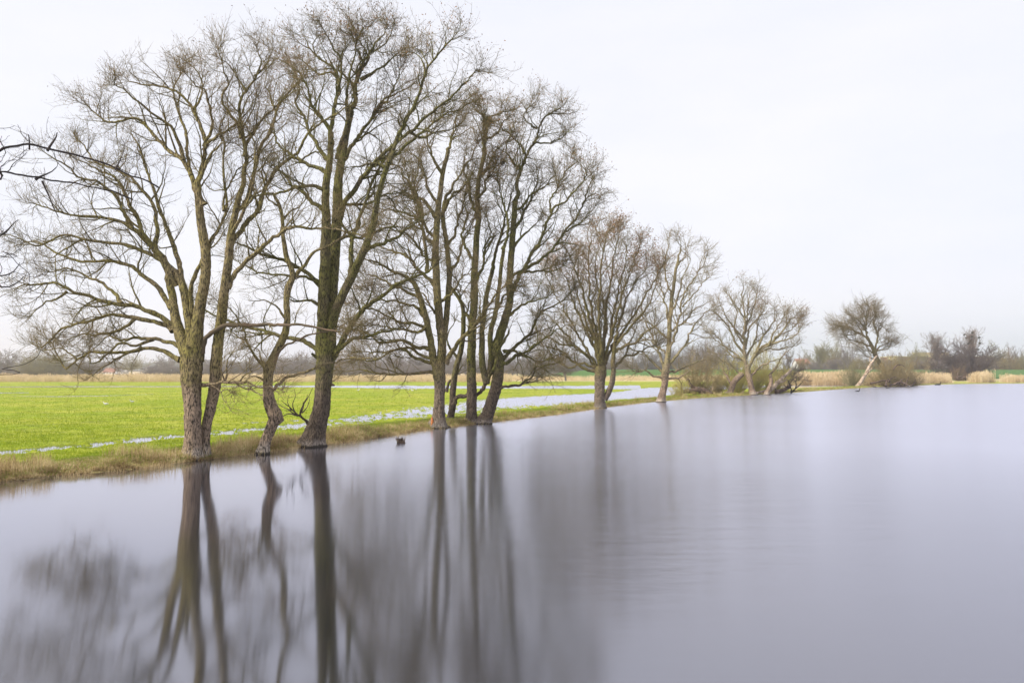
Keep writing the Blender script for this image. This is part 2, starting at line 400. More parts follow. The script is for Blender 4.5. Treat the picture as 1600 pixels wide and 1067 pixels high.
# ------------------------------------------------------------------ trees
def children(rng, pos, tan, rad, per_m, step, ang=(30, 65), tmin=None):
    """pick branching points from flattened polylines sampled every `step`; returns pos, dir, parent radius"""
    n = rng.random(len(pos)) < per_m * step
    p, t, r = pos[n], tan[n], rad[n]
    a = np.radians(rng.uniform(ang[0], ang[1], len(p)))[:, None]
    rv = nrm(rng.normal(size=p.shape)); rv = nrm(rv - (rv * t).sum(-1, keepdims=True) * t)
    return p, nrm(t * np.cos(a) + rv * np.sin(a)), r
def walk(rng, p, d, L, K, wig, up):
    """grow crooked shoots from p along d; L lengths; K points"""
    out = [p]; st = (L / (K - 1))[:, None]
    drift = rng.normal(size=p.shape) * wig * 0.5
    for k in range(K - 1):
        d = nrm(d + rng.normal(size=p.shape) * wig + drift * 0.3 + np.array([0, 0, up]))
        p = p + d * st; out.append(p)
    return np.stack(out, 1)
def flat(pts, rad):
    tan = nrm(np.gradient(pts, axis=1))
    return pts[:, 1:].reshape(-1, 3), tan[:, 1:].reshape(-1, 3), rad[:, 1:].reshape(-1)
def taper(r0, r1, K, p=0.9):
    t = np.linspace(0, 1, K)[None, :] ** p
    return r0[:, None] * (1 - t) + r1[:, None] * t

def trunk_rough(seed, amp=0.07, ridges=9, flare=0.45, fl_h=0.7):
    r_ = np.random.default_rng(seed); ph = r_.uniform(0, 6.28, 8)
    def f(Nn, K, sides, pts):
        th = np.arange(sides) / sides * 2 * math.pi
        z = pts[:, :, 2][:, :, None]
        R = 1 + amp * np.sin(3 * th + ph[0] + 0.9 * z) * np.sin(1.7 * z + ph[1]) + amp * 0.6 * np.sin(ridges * th + ph[2] + 0.5 * np.sin(z * 2 + ph[3]))
        R = R + amp * 0.5 * np.sin(5 * th + 2.7 * z + ph[4]) + 0.03 * r_.normal(size=(Nn, K, sides))
        low = np.clip(1 - z / fl_h, 0, 1) ** 2
        return R + low * flare * (0.35 + 0.65 * np.clip(np.sin(5 * th + ph[5]), 0, 1))
    return f

class Tree:
    def __init__(s, name, label, u, v, seed, bark, cat='tree', group=None, flare=0.45, Y=None, vtop=None):
        s.vtop = vtop
        s.Y = Y if Y else float(G(u, v)[1]); s.ps = s.Y / F; s.rng = np.random.default_rng(seed); s.seed = seed
        s.root = empty(name, tuple(np.r_[P(u, v, s.Y)[:2], 0.0]), label, cat, group)
        s.bark = bark; s.px = np.zeros((0, 4)); s.lines = []; s.flare = flare; s.k = 0
        s.trunk_g = Geo()
    def _depth(s, u, v):
        if not len(s.px): return 0.0
        d = np.hypot(s.px[:, 0] - u, s.px[:, 1] - v); return float(s.px[np.argmin(d), 2])
    def line(s, pts, w, dz, d0=None, wob=1.0, n_per=6):
        pts = np.array(pts, float)
        d0 = s._depth(*pts[0]) if d0 is None else d0
        L = np.r_[0, np.cumsum(np.hypot(*np.diff(pts, axis=0).T))]; t = L / L[-1]
        wd = np.array(w, float) if np.ndim(w) and len(w) == len(pts) else np.interp(t, [0, 1], w)
        dep = d0 + dz * t ** 1.15
        q = np.column_stack([pts, dep]); q = catmull(q, n_per); wq = np.interp(np.linspace(0, 1, len(q)), np.linspace(0, 1, len(wd)), wd)
        s.px = np.vstack([s.px, np.column_stack([q, wq])])
        world = np.array([P(a, b_, s.Y + c) for a, b_, c in q])
        rad = wq / 2 * (s.Y + q[:, 2]) / F
        step = max(0.16, 3.0 * s.ps)
        world, rad, Lw = resample(world, rad, step)
        n = len(world)
        if wob:
            amp = min(0.11, 1.8 * s.ps) * wob * min(1.0, Lw / 3)
            nz_ = np.cumsum(s.rng.normal(size=(n, 3)), axis=0); nz_ -= np.linspace(0, 1, n)[:, None] * nz_[-1]
            nz_ -= nz_[0]; sd_ = nz_.std() + 1e-6
            world = world + nz_ / sd_ * amp + s.rng.normal(size=(n, 3)) * amp * 0.16
        return world, rad
    def trunk(s, pts3, dz=0.0, d0=None, sides=24, ridges=9, keep=True, amp=0.07):
        p = [(a, b_) for a, b_, c in pts3]; w = [c for a, b_, c in pts3]
        world, rad = s.line(p, w, dz, d0, wob=0.35)
        if world[0][2] < 0.6:      # carry the foot below the water
            world = np.vstack([world[0] - np.array([0, 0, 0.6 + world[0][2]]), world]); rad = np.r_[rad[0] * 1.05, rad]
        world, rad, _ = resample(world, rad, max(0.10, 2.0 * s.ps))
        tubes(s.trunk_g, world[None], rad[None], sides, trunk_rough(s.seed * 7 + s.k, flare=s.flare, ridges=ridges, amp=amp)); s.k += 1
        if keep: s.lines.append((world, rad, 0))
    def limb(s, w0, w1, text, dz=None, mat=None, name='limb', twig=1.0, rel=None, label=None, bare=0.0):
        pts = [tuple(map(float, a.split(','))) for a in text.split()]
        if s.vtop: pts = [(u_, v_ if v_ > s.vtop[0] else s.vtop[0] - (s.vtop[0] - v_) * s.vtop[1]) for u_, v_ in pts]
        a = np.array(pts); Lpx = np.hypot(*np.diff(a, axis=0).T).sum() * s.ps
        if dz is None:
            s.k += 1; dz = (1 if s.k % 2 else -1) * Lpx * s.rng.uniform(0.12, 0.42)
        elif rel: dz = dz * Lpx
        if len(s.px):
            near_ = np.hypot(s.px[:, 0] - pts[0][0], s.px[:, 1] - pts[0][1]).argmin(); w0 = min(w0, s.px[near_, 3] * 1.02)
        world, rad = s.line(pts, (w0 * 0.88, min(w1, w0 * 0.6) * 0.62), dz)
        K = len(rad); fl = 1 + 0.35 * np.exp(-np.arange(K) / 1.5)
        g = Geo(); sides = 12 if w0 * s.ps > 0.15 else 8
        ph = s.rng.uniform(0, 6, 3)
        def rough(Nn, K_, sd_, p_):
            th = np.arange(sd_) / sd_ * 6.283
            return 1 + 0.06 * np.sin(3 * th[None, None] + ph[0] + np.arange(K_)[None, :, None] * 0.5) + 0.07 * s.rng.normal(size=(Nn, K_, 1))
        tubes(g, world[None], (rad * fl)[None], sides, rough)
        o = g.build(name, mat or s.bark, s.root)
        if label: o['label'] = label
        s.lines.append((world, rad, twig))
        return o
    def branches(s, d1=1.6, l1=(1.2, 3.0), d2=3.2, l2=(0.5, 1.3), d3=6.0, l3=(0.2, 0.55), up=0.05, wig=0.2, rmin=0.006,
                 twig_mat=None, buds=0, bud_mat=None, extra=None, lean=None, bud_z=None, bud_size=0.05, tips=True, zmin=None):
        rng = s.rng; step = 0.16
        P0, T0, R0 = [], [], []
        tips_p, tips_d, tips_r = [], [], []
        for w_, r_, tw in s.lines:
            if tw <= 0: continue
            w2, r2, L = resample(w_, r_, step)
            t2 = nrm(np.gradient(w2, axis=0)); fr = np.linspace(0, 1, len(w2))
            keep = (fr > 0.22) & (rng.random(len(w2)) < tw)
            P0.append(w2[keep]); T0.append(t2[keep]); R0.append(r2[keep])
            if tips:
                for _ in range(3):
                    tips_p.append(w2[-1]); tips_d.append(nrm(t2[-1] + rng.normal(size=3) * 0.35)); tips_r.append(r2[-1])
        P0, T0, R0 = np.concatenate(P0), np.concatenate(T0), np.concatenate(R0)
        p, d, r = children(rng, P0, T0, R0, d1, step, (28, 70))
        d = nrm(d + np.array([0, 0, 0.15]))
        if tips_p:
            p = np.vstack([p, tips_p]); d = np.vstack([d, tips_d]); r = np.r_[r, tips_r]
        tipf = np.ones(len(p)); 
        if tips_p: tipf[-len(tips_p):] = 0.6
        if zmin is not None:
            k = p[:, 2] > zmin; p, d, r, tipf = p[k], d[k], r[k], tipf[k]
        sc = np.clip(0.3 + r / 0.075, 0.4, 1.25)
        L = rng.uniform(*l1, len(p)) * sc
        L = L * tipf
        K1 = 9; a1 = walk(rng, p, d, L, K1, wig, up); rr = np.clip(np.minimum(r * 0.6, L * 0.0185), rmin * 1.5, 0.07)
        R1 = taper(rr, np.full(len(rr), rmin), K1)
        gb = Geo(); tubes(gb, a1, R1, 5)
        # level 2
        fp, ft, fr_ = [], [], []
        # densify level 1 for sampling
        st1 = (L / (K1 - 1)).mean(); q, t, rad = flat(a1, R1)
        reps = 2; q = np.repeat(q, reps, 0); t = np.repeat(t, reps, 0); rad = np.repeat(rad, reps)
        q = q - t * rng.random((len(q), 1)) * st1
        p, d, r = children(rng, q, t, rad, d2, st1 / reps, (30, 65))
        L = rng.uniform(*l2, len(p)); K2 = 6; a2 = walk(rng, p, d, L, K2, wig * 1.1, up)
        rr = np.clip(np.minimum(r * 0.65, L * 0.014), rmin, 0.03); R2 = taper(rr, np.full(len(rr), rmin * 0.75), K2)
        tubes(gb, a2, R2, 4)
        s.br = gb.build('branches', s.bark if twig_mat is None else twig_mat, s.root)
        # level 3 twigs
        st2 = (L / (K2 - 1)).mean(); q, t, rad = flat(a2, R2)
        q = np.repeat(q, 2, 0); t = np.repeat(t, 2, 0); rad = np.repeat(rad, 2); q = q - t * rng.random((len(q), 1)) * st2
        p, d, r = children(rng, q, t, rad, d3, st2 / 2, (25, 60))
        # also twigs straight from level 1
        q1, t1, r1 = flat(a1, R1); q1 = q1 - t1 * rng.random((len(q1), 1)) * st1
        p1, d1_, r1_ = children(rng, q1, t1, r1, d3 * 0.35, st1, (30, 70))
        p = np.vstack([p, p1]); d = np.vstack([d, d1_])
        L = rng.uniform(*l3, len(p)); K3 = 4; a3 = walk(rng, p, d, L, K3, wig * 0.9, up * 1.5)
        R3 = taper(np.full(len(p), rmin * 0.8), np.full(len(p), rmin * 0.42), K3)
        gt = Geo(); tubes(gt, a3, R3, 3)
        s.tw = gt.build('twigs', twig_mat or M_twig, s.root)
        s.ntw = len(p)
        if buds:
            e = a3[:, -1]; 
            if bud_z is not None:
                pr = np.clip((e[:, 2] - bud_z[0]) / (bud_z[1] - bud_z[0]), 0, 1); pr = pr * np.clip((fbm(e[:, 0] * 0.7, e[:, 2] * 0.7, 5) - 0.40) * 6, 0, 1)
                e = e[rng.random(len(e)) < pr]
            e = np.repeat(e, buds, 0); e = e + rng.normal(size=e.shape) * bud_size * 2.2
            n = len(e); a = nrm(rng.normal(size=(n, 3))) ; c = nrm(np.cross(a, rng.normal(size=(n, 3))))
            sz = bud_size * rng.uniform(0.6, 1.4, (n, 1))
            V = np.stack([e - a * sz, e + c * sz * 0.45, e + a * sz, e - c * sz * 0.45], 1)
            gl_ = Geo(); gl_.add(V.reshape(-1, 3), q=np.arange(n * 4).reshape(-1, 4))
            gl_.build('buds', bud_mat or M_bud, s.root, smooth=False)
    def done(s):
        s.root_trunk = s.trunk_g.build('trunk', s.bark, s.root)
        return s

# ---- 1: broad two-stemmed tree
t = Tree('bare_tree', 'broad spreading bare tree with two stems and long low limbs reaching left over the meadow', 300, 718, 11, M_bark, group=None, vtop=(150, 0.78))
t.trunk([(299, 718, 31), (300, 705, 27), (301, 680, 24.5), (302, 655, 25), (302, 625, 26), (300, 600, 29), (300, 575, 33), (301, 556, 35), (302, 540, 31)], sides=30)
t.trunk([(298, 562, 26), (288, 540, 21), (279, 515, 17), (273, 490, 14), (269, 465, 12), (265, 440, 11)], dz=0.5, sides=16, amp=0.05)
t.trunk([(306, 565, 24), (306, 520, 20), (310, 485, 17), (317, 450, 16), (321, 415, 15.5), (319, 380, 14.5), (313, 345, 13), (309, 310, 11), (307, 290, 10)], dz=-0.8, sides=16, amp=0.05)
t.trunk([(304, 560, 22), (299, 525, 17), (296, 495, 14), (288, 455, 12.5), (276, 427, 11)], dz=0.6, sides=14, amp=0.05)
t.trunk([(318, 715, 20), (319, 690, 15), (323, 662, 14), (329, 632, 16), (335, 602, 18), (337, 572, 17), (340, 545, 16.5), (345, 510, 16), (350, 470, 15), (355, 430, 13.5), (358, 395, 12.5), (361, 365, 11), (367, 335, 10), (373, 310, 9)], dz=-1.2, d0=0.55, sides=22, amp=0.05)
for a in [
    (11, 3, "265,440 258,418 243,393 228,373 215,350 204,330 194,306 181,281 160,275 140,262 122,250"),
    (8, 3, "243,393 246,360 243,325 232,305 220,290 200,275 175,265 150,255 138,240 125,222"),
    (10, 3, "276,427 262,412 255,400 232,377 207,357 180,342 140,337 100,332 67,322 48,316"),
    (10, 3, "287,452 280,420 270,392 257,355 245,325 238,300 228,272 222,245 215,225 206,210"),
    (7, 2.5, "207,357 190,325 170,300 150,285 128,280 105,262 90,250 70,240"),
    (9, 3, "308,300 300,285 287,250 265,235 240,210 225,195 205,185 175,192 155,187 135,165"),
    (7, 2.5, "287,250 268,205 252,190 232,175 212,160 195,140 180,130"),
    (9, 3, "307,292 315,260 319,232 315,200 300,170 282,150 257,135 225,127 202,122"),
    (6, 2, "318,235 335,215 350,205 367,192 385,172 400,150"),
    (7, 2.5, "299,275 290,225 285,200 275,167 270,142 275,117 281,97"),
    (6, 2, "319,230 330,200 331,160 325,140 307,127 292,110"),
    (6, 2, "300,172 318,150 320,125 312,105 300,92"),
    (8, 3, "302,490 300,450 307,420 318,395 325,377 340,352 350,330 346,285 347,247 350,225 343,200 350,180"),
    (9, 3, "268,482 260,470 240,445 217,427 200,415 175,410 145,409 117,407 87,395 62,380 45,378"),
    (8, 2.5, "275,447 262,420 240,405 215,392 190,382 160,377 130,374 100,369 72,380 52,386 25,372 8,366"),
    (6, 2, "130,374 110,385 95,395 80,402 70,400"),
    (10, 3, "277,517 262,505 237,490 215,480 190,475 162,469 132,460 105,450 87,442 57,442 25,450"),
    (7, 2.5, "190,475 170,455 150,438 125,428 100,420 80,425"),
    (6, 2, "105,455 90,465 75,470 62,480 50,490"),
    (9, 2.5, "270,517 245,505 212,497 180,492 150,500 120,507 97,517 82,532 67,542 52,536"),
    (6, 2, "212,497 195,510 175,515 150,520 125,522 105,530"),
    (8, 2.5, "284,546 265,535 240,530 215,530 195,533 182,530 170,522 150,520"),
    (6, 2.5, "240,530 217,540 190,540 172,555 155,565 141,570 141,545"),
    (8, 2.5, "281,562 260,550 240,542 220,542 195,547 165,548 140,547 120,560 100,575 92,560 80,537"),
    (5, 2, "222,542 200,552 175,565 160,572 146,585"),
    (6, 2, "120,562 105,552 90,545 70,548"),
    (10, 3, "318,320 312,300 318,270 325,250 340,232 352,222"),
    (7, 3, "350,330 352,300 362,280 375,262 392,250"),
    # the right stem's crown
    (9, 3, "372,312 378,285 382,247 378,220 375,185 377,160 385,135 397,110 405,82 400,62"),
    (10, 3, "357,395 366,377 385,352 402,328 410,295 425,267 455,245 467,230 482,207 515,182 550,165"),
    (9, 3, "355,450 362,432 372,418 395,395 425,375 460,357 490,357 525,357 562,367"),
    (8, 3, "369,330 385,318 400,272 410,230 425,210 432,180 440,160 465,125 478,108"),
    (6, 2, "377,217 367,195 350,175 345,152 357,130 350,105 345,80 340,60"),
    (7, 2.5, "382,245 390,222 405,200 425,177 450,152 462,132"),
    (5, 2, "384,140 372,118 362,98 352,80"),
    (5, 2, "397,110 412,98 420,78 424,60"),
    (7, 2.5, "360,372 372,352 383,330 393,300 398,270 400,240 395,215"),
    (5, 2, "432,180 425,150 415,130 418,105"),
    (6, 2, "455,245 468,250 490,240 512,235"),
]: t.limb(*a)
t.limb(9, 4, "316,552 318,535 332,519 345,510 357,505 387,505 400,505 445,506 480,506 515,515 530,518", dz=-1.0, mat=M_red, label='long reddish limb reaching right across the second stem', twig=0.5)
t.limb(7, 2, "309,602 330,602 350,599 372,598 384,597 400,602 420,605 440,609", dz=-1.5)
t.limb(3.5, 1.5, "350,599 357,582 358,565 365,552 378,546", dz=-0.3)
t.limb(3, 1.2, "372,598 385,585 400,578 412,570", dz=-0.4)
t.limb(3, 1.2, "330,602 345,612 352,606 365,612", dz=-0.4)
t.limb(9, 3, "291,706 285,712 278,717 270,722", dz=-0.5, twig=0, name='root')
t.limb(6, 2, "347,520 352,500 346,480 340,470", dz=-0.8)
t.branches(d1=2.9, l1=(0.9, 2.2), d2=4.6, l2=(0.4, 1.1), d3=7.0, l3=(0.15, 0.5), rmin=0.0055, wig=0.18, up=0.07, buds=1, bud_z=(11, 15), bud_size=0.03, zmin=2.6)
t.done()

# ---- 2: small crooked tree
t = Tree('crooked_tree', 'small crooked leaning tree with a knobbly kinked trunk standing between two larger trees', 412, 709, 12, M_bark, flare=0.25)
t.trunk([(410, 709, 20), (414, 692, 16), (420, 675, 15), (427, 660, 15), (433, 652, 20), (428, 642, 19), (423, 632, 18), (419, 617, 17), (417, 600, 14), (418, 585, 13.5), (422, 571, 15), (430, 553, 11.5),
         (438, 535, 11), (446, 515, 10.5), (448, 492, 9.5), (447, 470, 8.5), (450, 447, 9.5), (457, 432, 9), (454, 418, 8), (447, 400, 7), (443, 372, 6), (441, 342, 5.5), (436, 320, 5), (428, 305, 4)], sides=20, amp=0.12)
t.limb(6, 2.5, "416,586 411,572 400,553 386,531 384,515 370,494 360,482")
t.limb(5, 2.5, "426,568 438,550 454,536 478,527 515,520 540,505", mat=M_red, dz=-0.5)
t.limb(6, 2.5, "424,617 428,608 435,597 452,588 475,578 501,571 529,564 560,562 590,560", dz=-1.0)
t.limb(7, 3, "455,436 475,415 495,392 525,377 550,362 575,350")
t.limb(4, 2, "447,498 432,480 415,470 398,472")
t.limb(4, 2, "441,345 455,330 470,322 480,305")
t.limb(4, 2, "436,322 425,318 412,300 408,285")
t.limb(3.5, 1.5, "386,531 372,528 362,518")
t.limb(4, 1.5, "418,600 405,590 392,588")
t.limb(4, 1.5, "421,575 408,560 404,545 392,540")
g = Geo()
t.branches(d1=2.0, l1=(0.6, 1.6), d2=3.6, l2=(0.3, 0.8), d3=5, l3=(0.15, 0.4), rmin=0.0055, wig=0.26, zmin=2.2)
t.done()

# ---- 3: the tallest tree
t = Tree('tall_tree', 'tallest bare tree with a thick dark mossy trunk and reddish buds at its top', 488, 697, 13, M_bark_moss, vtop=(110, 0.70))
t.trunk([(488, 697, 38), (491, 682, 34), (496, 660, 28), (501, 638, 26), (504, 615, 24), (506, 590, 24), (508, 568, 27), (509, 548, 29), (509, 530, 26)], sides=30)
t.trunk([(504, 555, 22), (505, 520, 19), (506, 480, 18), (508, 440, 17), (510, 395, 16), (511, 355, 14.5), (510, 320, 12.5), (511, 285, 11.5), (515, 255, 10), (517, 225, 9)], dz=-0.6, sides=18, amp=0.05)
t.trunk([(514, 550, 22), (516, 500, 18), (518, 450, 17), (521, 400, 16.5), (525, 350, 16), (527, 305, 15), (530, 268, 13), (536, 235, 12), (541, 208, 10.5), (547, 180, 9.5)], dz=0.9, sides=18, amp=0.05)
t.trunk([(516, 525, 18), (522, 495, 15), (532, 468, 14), (548, 436, 13.5), (560, 412, 12.5), (569, 392, 12), (578, 370, 11), (585, 345, 10), (589, 318, 9), (597, 285, 8.5), (607, 255, 8)], dz=-2.2, sides=14, amp=0.05)
for a in [
    (9, 2.5, "517,225 520,180 527,147 527,122 517,105 500,87 484,62 478,40"),
    (9, 3, "547,180 557,150 563,120 568,95 578,70 590,45 600,22"),
    (6, 2, "565,110 575,85 572,60 562,40 555,20"),
    (8, 2.5, "528,250 540,195 540,165 542,135 547,107 552,80 556,55 548,30"),
    (8, 2.5, "530,262 545,238 557,220 577,190 597,167 610,142 625,102"),
    (7, 2.5, "582,187 590,165 605,150 622,142 650,130"),
    (8, 2.5, "516,250 507,240 495,225 480,205 470,180 460,160 467,135 460,110"),
    (8, 2.5, "517,215 512,200 495,180 482,157 477,135 462,112 450,98"),
    (8, 2.5, "511,275 502,265 475,255 452,242 437,225 430,207 415,190"),
    (6, 2, "527,147 535,110 532,87 522,70 515,45 505,15"),
    (6, 2, "527,122 515,112 500,115 485,105 470,88"),
    (6, 2, "557,150 548,128 538,118 530,98 540,60"),
    (6, 2, "568,95 560,75 555,50 560,25 575,12"),
    (6, 2, "578,70 595,62 605,45 612,22"),
    (6, 2, "563,125 580,112 600,100 615,78 628,68"),
    (5, 2, "484,62 470,52 460,38"),
    (5, 2, "500,87 490,60 495,35"),
    (8, 4, "607,255 620,220 637,185 652,157 665,117 680,87 695,58 705,42"),
    (4, 2, "665,117 660,90 645,72"),
    (6, 2, "600,262 575,255 555,262 540,262"),
    (9, 3, "548,436 547,395 551,368 562,335 575,300 592,265 610,235 625,205"),
    (9, 3, "550,370 538,355 530,340"),
    (9, 3, "563,400 585,385 610,378 635,360 655,345"),
    (10, 3, "528,345 540,318 555,298 570,275 590,250 612,228 640,205 662,185 680,168 705,150 725,132 742,110"),
    (7, 3, "590,250 612,245 640,225 665,205 690,180 712,172 735,160"),
    (6, 3, "640,205 660,215 685,210 710,200"),
    (9, 3, "504,556 495,545 475,532 445,522 410,512 375,505 350,497 322,485 305,470"),
    (8, 3, "505,445 500,442 482,425 457,412 430,400 402,392 375,382 352,368"),
    (6, 2.5, "503,450 475,432 445,430 410,425 385,417 365,405"),
    (6, 2.5, "502,478 480,470 462,472 450,465"),
    (9, 3, "510,330 490,318 470,300 452,290 440,270 425,262"),
    (7, 3, "512,300 490,290 460,292 440,300 415,302 385,315"),
    (7, 3, "527,330 548,320 575,318 600,305 620,300"),
    (6, 3, "523,380 545,372 570,372 600,360 630,355"),
]: t.limb(*a)
t.limb(12, 4, "519,560 532,537 545,512 565,487 585,467 607,452 632,440 660,430 685,412", dz=-1.5)
t.limb(8, 3, "522,555 535,545 552,532 575,528 600,520 625,512", dz=-2.0)
t.limb(5, 1.2, "482,664 474,655 466,649 452,643 445,642", dz=-0.6, twig=0.0)
t.limb(3.5, 1, "466,649 455,638 448,632 440,625", dz=-0.5, twig=0.6)
t.limb(3.5, 1, "468,650 474,635 480,622 487,606", dz=0.4, twig=0.6)
for s_ in ("466,649 450,646 440,652 430,650", "474,655 470,640 476,628 482,615", "455,641 442,636 430,626", "462,646 458,632 463,618 460,608", "472,645 482,632 484,620", "455,641 450,628 452,616"): t.limb(2.6, 1, s_, twig=0.0)
t.limb(7, 5, "513,604 519,600 523,602", dz=-0.2, twig=0, name='broken_stub')
t.limb(8, 6, "500,560 492,556 487,552", dz=-0.2, twig=0, name='broken_stub')
t.branches(d1=2.7, l1=(1.0, 2.5), d2=4.4, l2=(0.4, 1.2), d3=6.2, l3=(0.2, 0.55), rmin=0.0062, wig=0.2, buds=1, bud_z=(14, 18), bud_size=0.045, bud_mat=M_bud, zmin=2.8)
t.done()

# ---- 4: tree with the pale scar
t = Tree('bare_tree', 'many-branched bare tree with an orange bark scar at the foot of its grey trunk', 684, 669, 14, M_bark_grey, vtop=(260, 0.85))
t.trunk([(684, 669, 30), (686, 655, 22), (687, 640, 17.5), (688, 620, 15.5), (687, 600, 17), (686, 582, 20), (687, 566, 18)], sides=26, ridges=11)
t.trunk([(688, 572, 15), (690, 532, 13), (686, 495, 12.5), (683, 450, 12), (681, 410, 11), (680, 370, 10.5), (683, 335, 9.5), (686, 315, 8.5), (692, 272, 7), (700, 235, 6)], dz=0.6, sides=16, amp=0.05)
t.trunk([(683, 580, 14), (676, 560, 12), (672, 532, 10.5), (665, 495, 10), (656, 465, 8.5), (646, 440, 7)], dz=-0.9, sides=14, amp=0.05)
t.trunk([(692, 545, 10), (695, 510, 9.5), (699, 470, 9), (700, 425, 8.5), (697, 382, 7.5), (692, 345, 7), (694, 320, 6)], dz=1.8, sides=12, amp=0.05)
for a in [
    (6, 2, "700,235 708,205 712,180 720,160"),
    (6, 2, "692,272 680,250 672,225 668,200 672,178"),
    (6, 2, "694,320 705,290 720,265 735,240 745,220"),
    (6, 2, "694,330 712,305 728,290 742,262"),
    (7, 2, "682,340 668,320 650,305 640,285 628,265 615,255"),
    (7, 2, "681,380 662,370 655,332 650,310 640,285 630,262"),
    (7, 2, "668,425 665,370 657,332 645,300 650,270 655,240"),
    (7, 2, "646,440 625,425 600,412 575,405 558,395"),
    (6, 2, "655,465 635,455 612,440 590,432 565,430"),
    (6, 2, "665,495 650,480 630,470 605,468 580,455"),
    (7, 2, "684,450 665,430 645,405 625,395 600,385 578,385"),
    (6, 2, "682,415 660,395 640,370 615,358 590,350"),
    (6, 2, "681,372 660,350 635,335 610,330 585,325"),
    (7, 2.5, "681,572 662,567 645,560 630,550 612,550 600,560 580,567 560,562"),
    (7, 2.5, "672,546 650,540 630,532 600,535 575,522 550,515 530,510"),
    (6, 2, "671,520 650,505 625,500 600,490 575,480 552,478"),
    (6, 2, "683,583 655,582 625,583 587,582 560,578 535,580"),
    (6, 2, "668,510 645,520 620,518 595,508 570,508"),
    (6, 2, "676,560 655,550 640,540 610,545 585,552 560,548"),
    (9, 3, "697,568 705,552 725,530 745,510 762,482 775,460 792,440"),
    (6, 2, "700,430 715,410 722,380 735,350 748,335"),
    (6, 2, "686,320 672,300 665,270 655,250 640,235"),
    (6, 2, "697,385 712,360 718,330 730,300 735,280"),
    (5, 2, "690,470 708,455 720,435 735,420"),
    (5, 2, "688,500 672,480 660,455 640,452"),
]: t.limb(*a)
t.limb(9, 3, "676,662 670,666 664,668 656,671", dz=-0.3, twig=0, name='root')
t.branches(d1=2.9, l1=(1.0, 2.7), d2=4.1, l2=(0.5, 1.4), d3=5.2, l3=(0.25, 0.65), rmin=0.0085, wig=0.2, zmin=2.3)
t.done()
g = Geo()     # scar
p0 = P(675, 661, t.Y - 0.52); 
th = np.linspace(0, 1, 7)
w_ = np.array([P(674 + 1.8 * a + 0.8 * math.sin(a * 5), 664 - 13 * a, t.Y - 0.50 + 0.10 * a) for a in th])
tubes(g, w_[None], (np.array([0.03, 0.07, 0.08, 0.075, 0.06, 0.05, 0.02]))[None], 8)
g.build('bark_scar', flatmat('orange_wood', (0.55, 0.20, 0.07), scale=12), t.root)

t = Tree('leaning_tree', 'slender dark tree leaning right with a low curved arm, wedged between two thicker trees', 702, 661.5, 15, M_bark_moss, flare=0.3)
t.trunk([(702, 661.5, 13), (705, 645, 10.5), (707, 625, 9.5), (708, 600, 9.5), (712, 575, 9), (718, 552, 8), (721, 530, 7.5), (723, 502, 7), (722, 480, 6), (716, 465, 5.5), (706, 452, 5), (700, 440, 4)], dz=0.8, sides=16)
for a in [
    (8, 5, "706,640 711,629 716,622 725,620 740,619 750,611 757,596 765,577 772,560 780,540 795,515"),
    (5, 3, "698,612 704,597 714,585 722,574"),
    (4, 2, "725,620 732,613 738,605 745,600"),
    (5, 2, "721,532 732,515 745,500 752,480"),
    (5, 2, "716,560 705,540 702,520 710,505"),
    (4, 2, "722,500 732,480 735,460"),
]: t.limb(*a)
t.branches(d1=1.0, l1=(0.8, 2.0), d2=2.4, l2=(0.4, 1.2), d3=3.4, l3=(0.25, 0.6), rmin=0.0085, zmin=2.8); t.done()

# ---- 5: twin stemmed
t = Tree('twin_stemmed_tree', 'bare tree with two close trunks rising from one foot, mistletoe clump near its top', 745, 662.5, 16, M_bark_moss, vtop=(230, 0.82))
t.trunk([(736, 663, 21), (737, 645, 16.5), (737, 615, 15.5), (736, 590, 14.5), (735, 560, 13.5), (736, 530, 13), (737, 500, 12), (740, 470, 11.5), (740, 440, 11), (742, 410, 10), (744, 370, 9), (748, 340, 8), (745, 310, 7.5), (750, 272, 7), (757, 240, 6)], dz=0.6, sides=24, amp=0.06)
t.trunk([(755, 662.5, 23), (761, 647, 19.5), (768, 625, 18), (775, 600, 17.5), (778, 580, 17), (779, 560, 16), (774, 545, 15), (782, 520, 13.5), (790, 495, 12.5), (797, 470, 11), (796, 432, 10), (799, 395, 9.5), (802, 357, 9), (805, 315, 8)], dz=-0.9, sides=24, amp=0.06)
t.trunk([(760, 600, 11), (753, 565, 10), (752, 520, 8.5), (757, 482, 8), (762, 450, 7), (770, 420, 6.5)], dz=1.6, sides=12, amp=0.05)
t.trunk([(766, 585, 10), (767, 555, 9), (767, 520, 8), (776, 482, 7), (782, 432, 6), (786, 390, 5.5)], dz=-1.9, sides=12, amp=0.05)
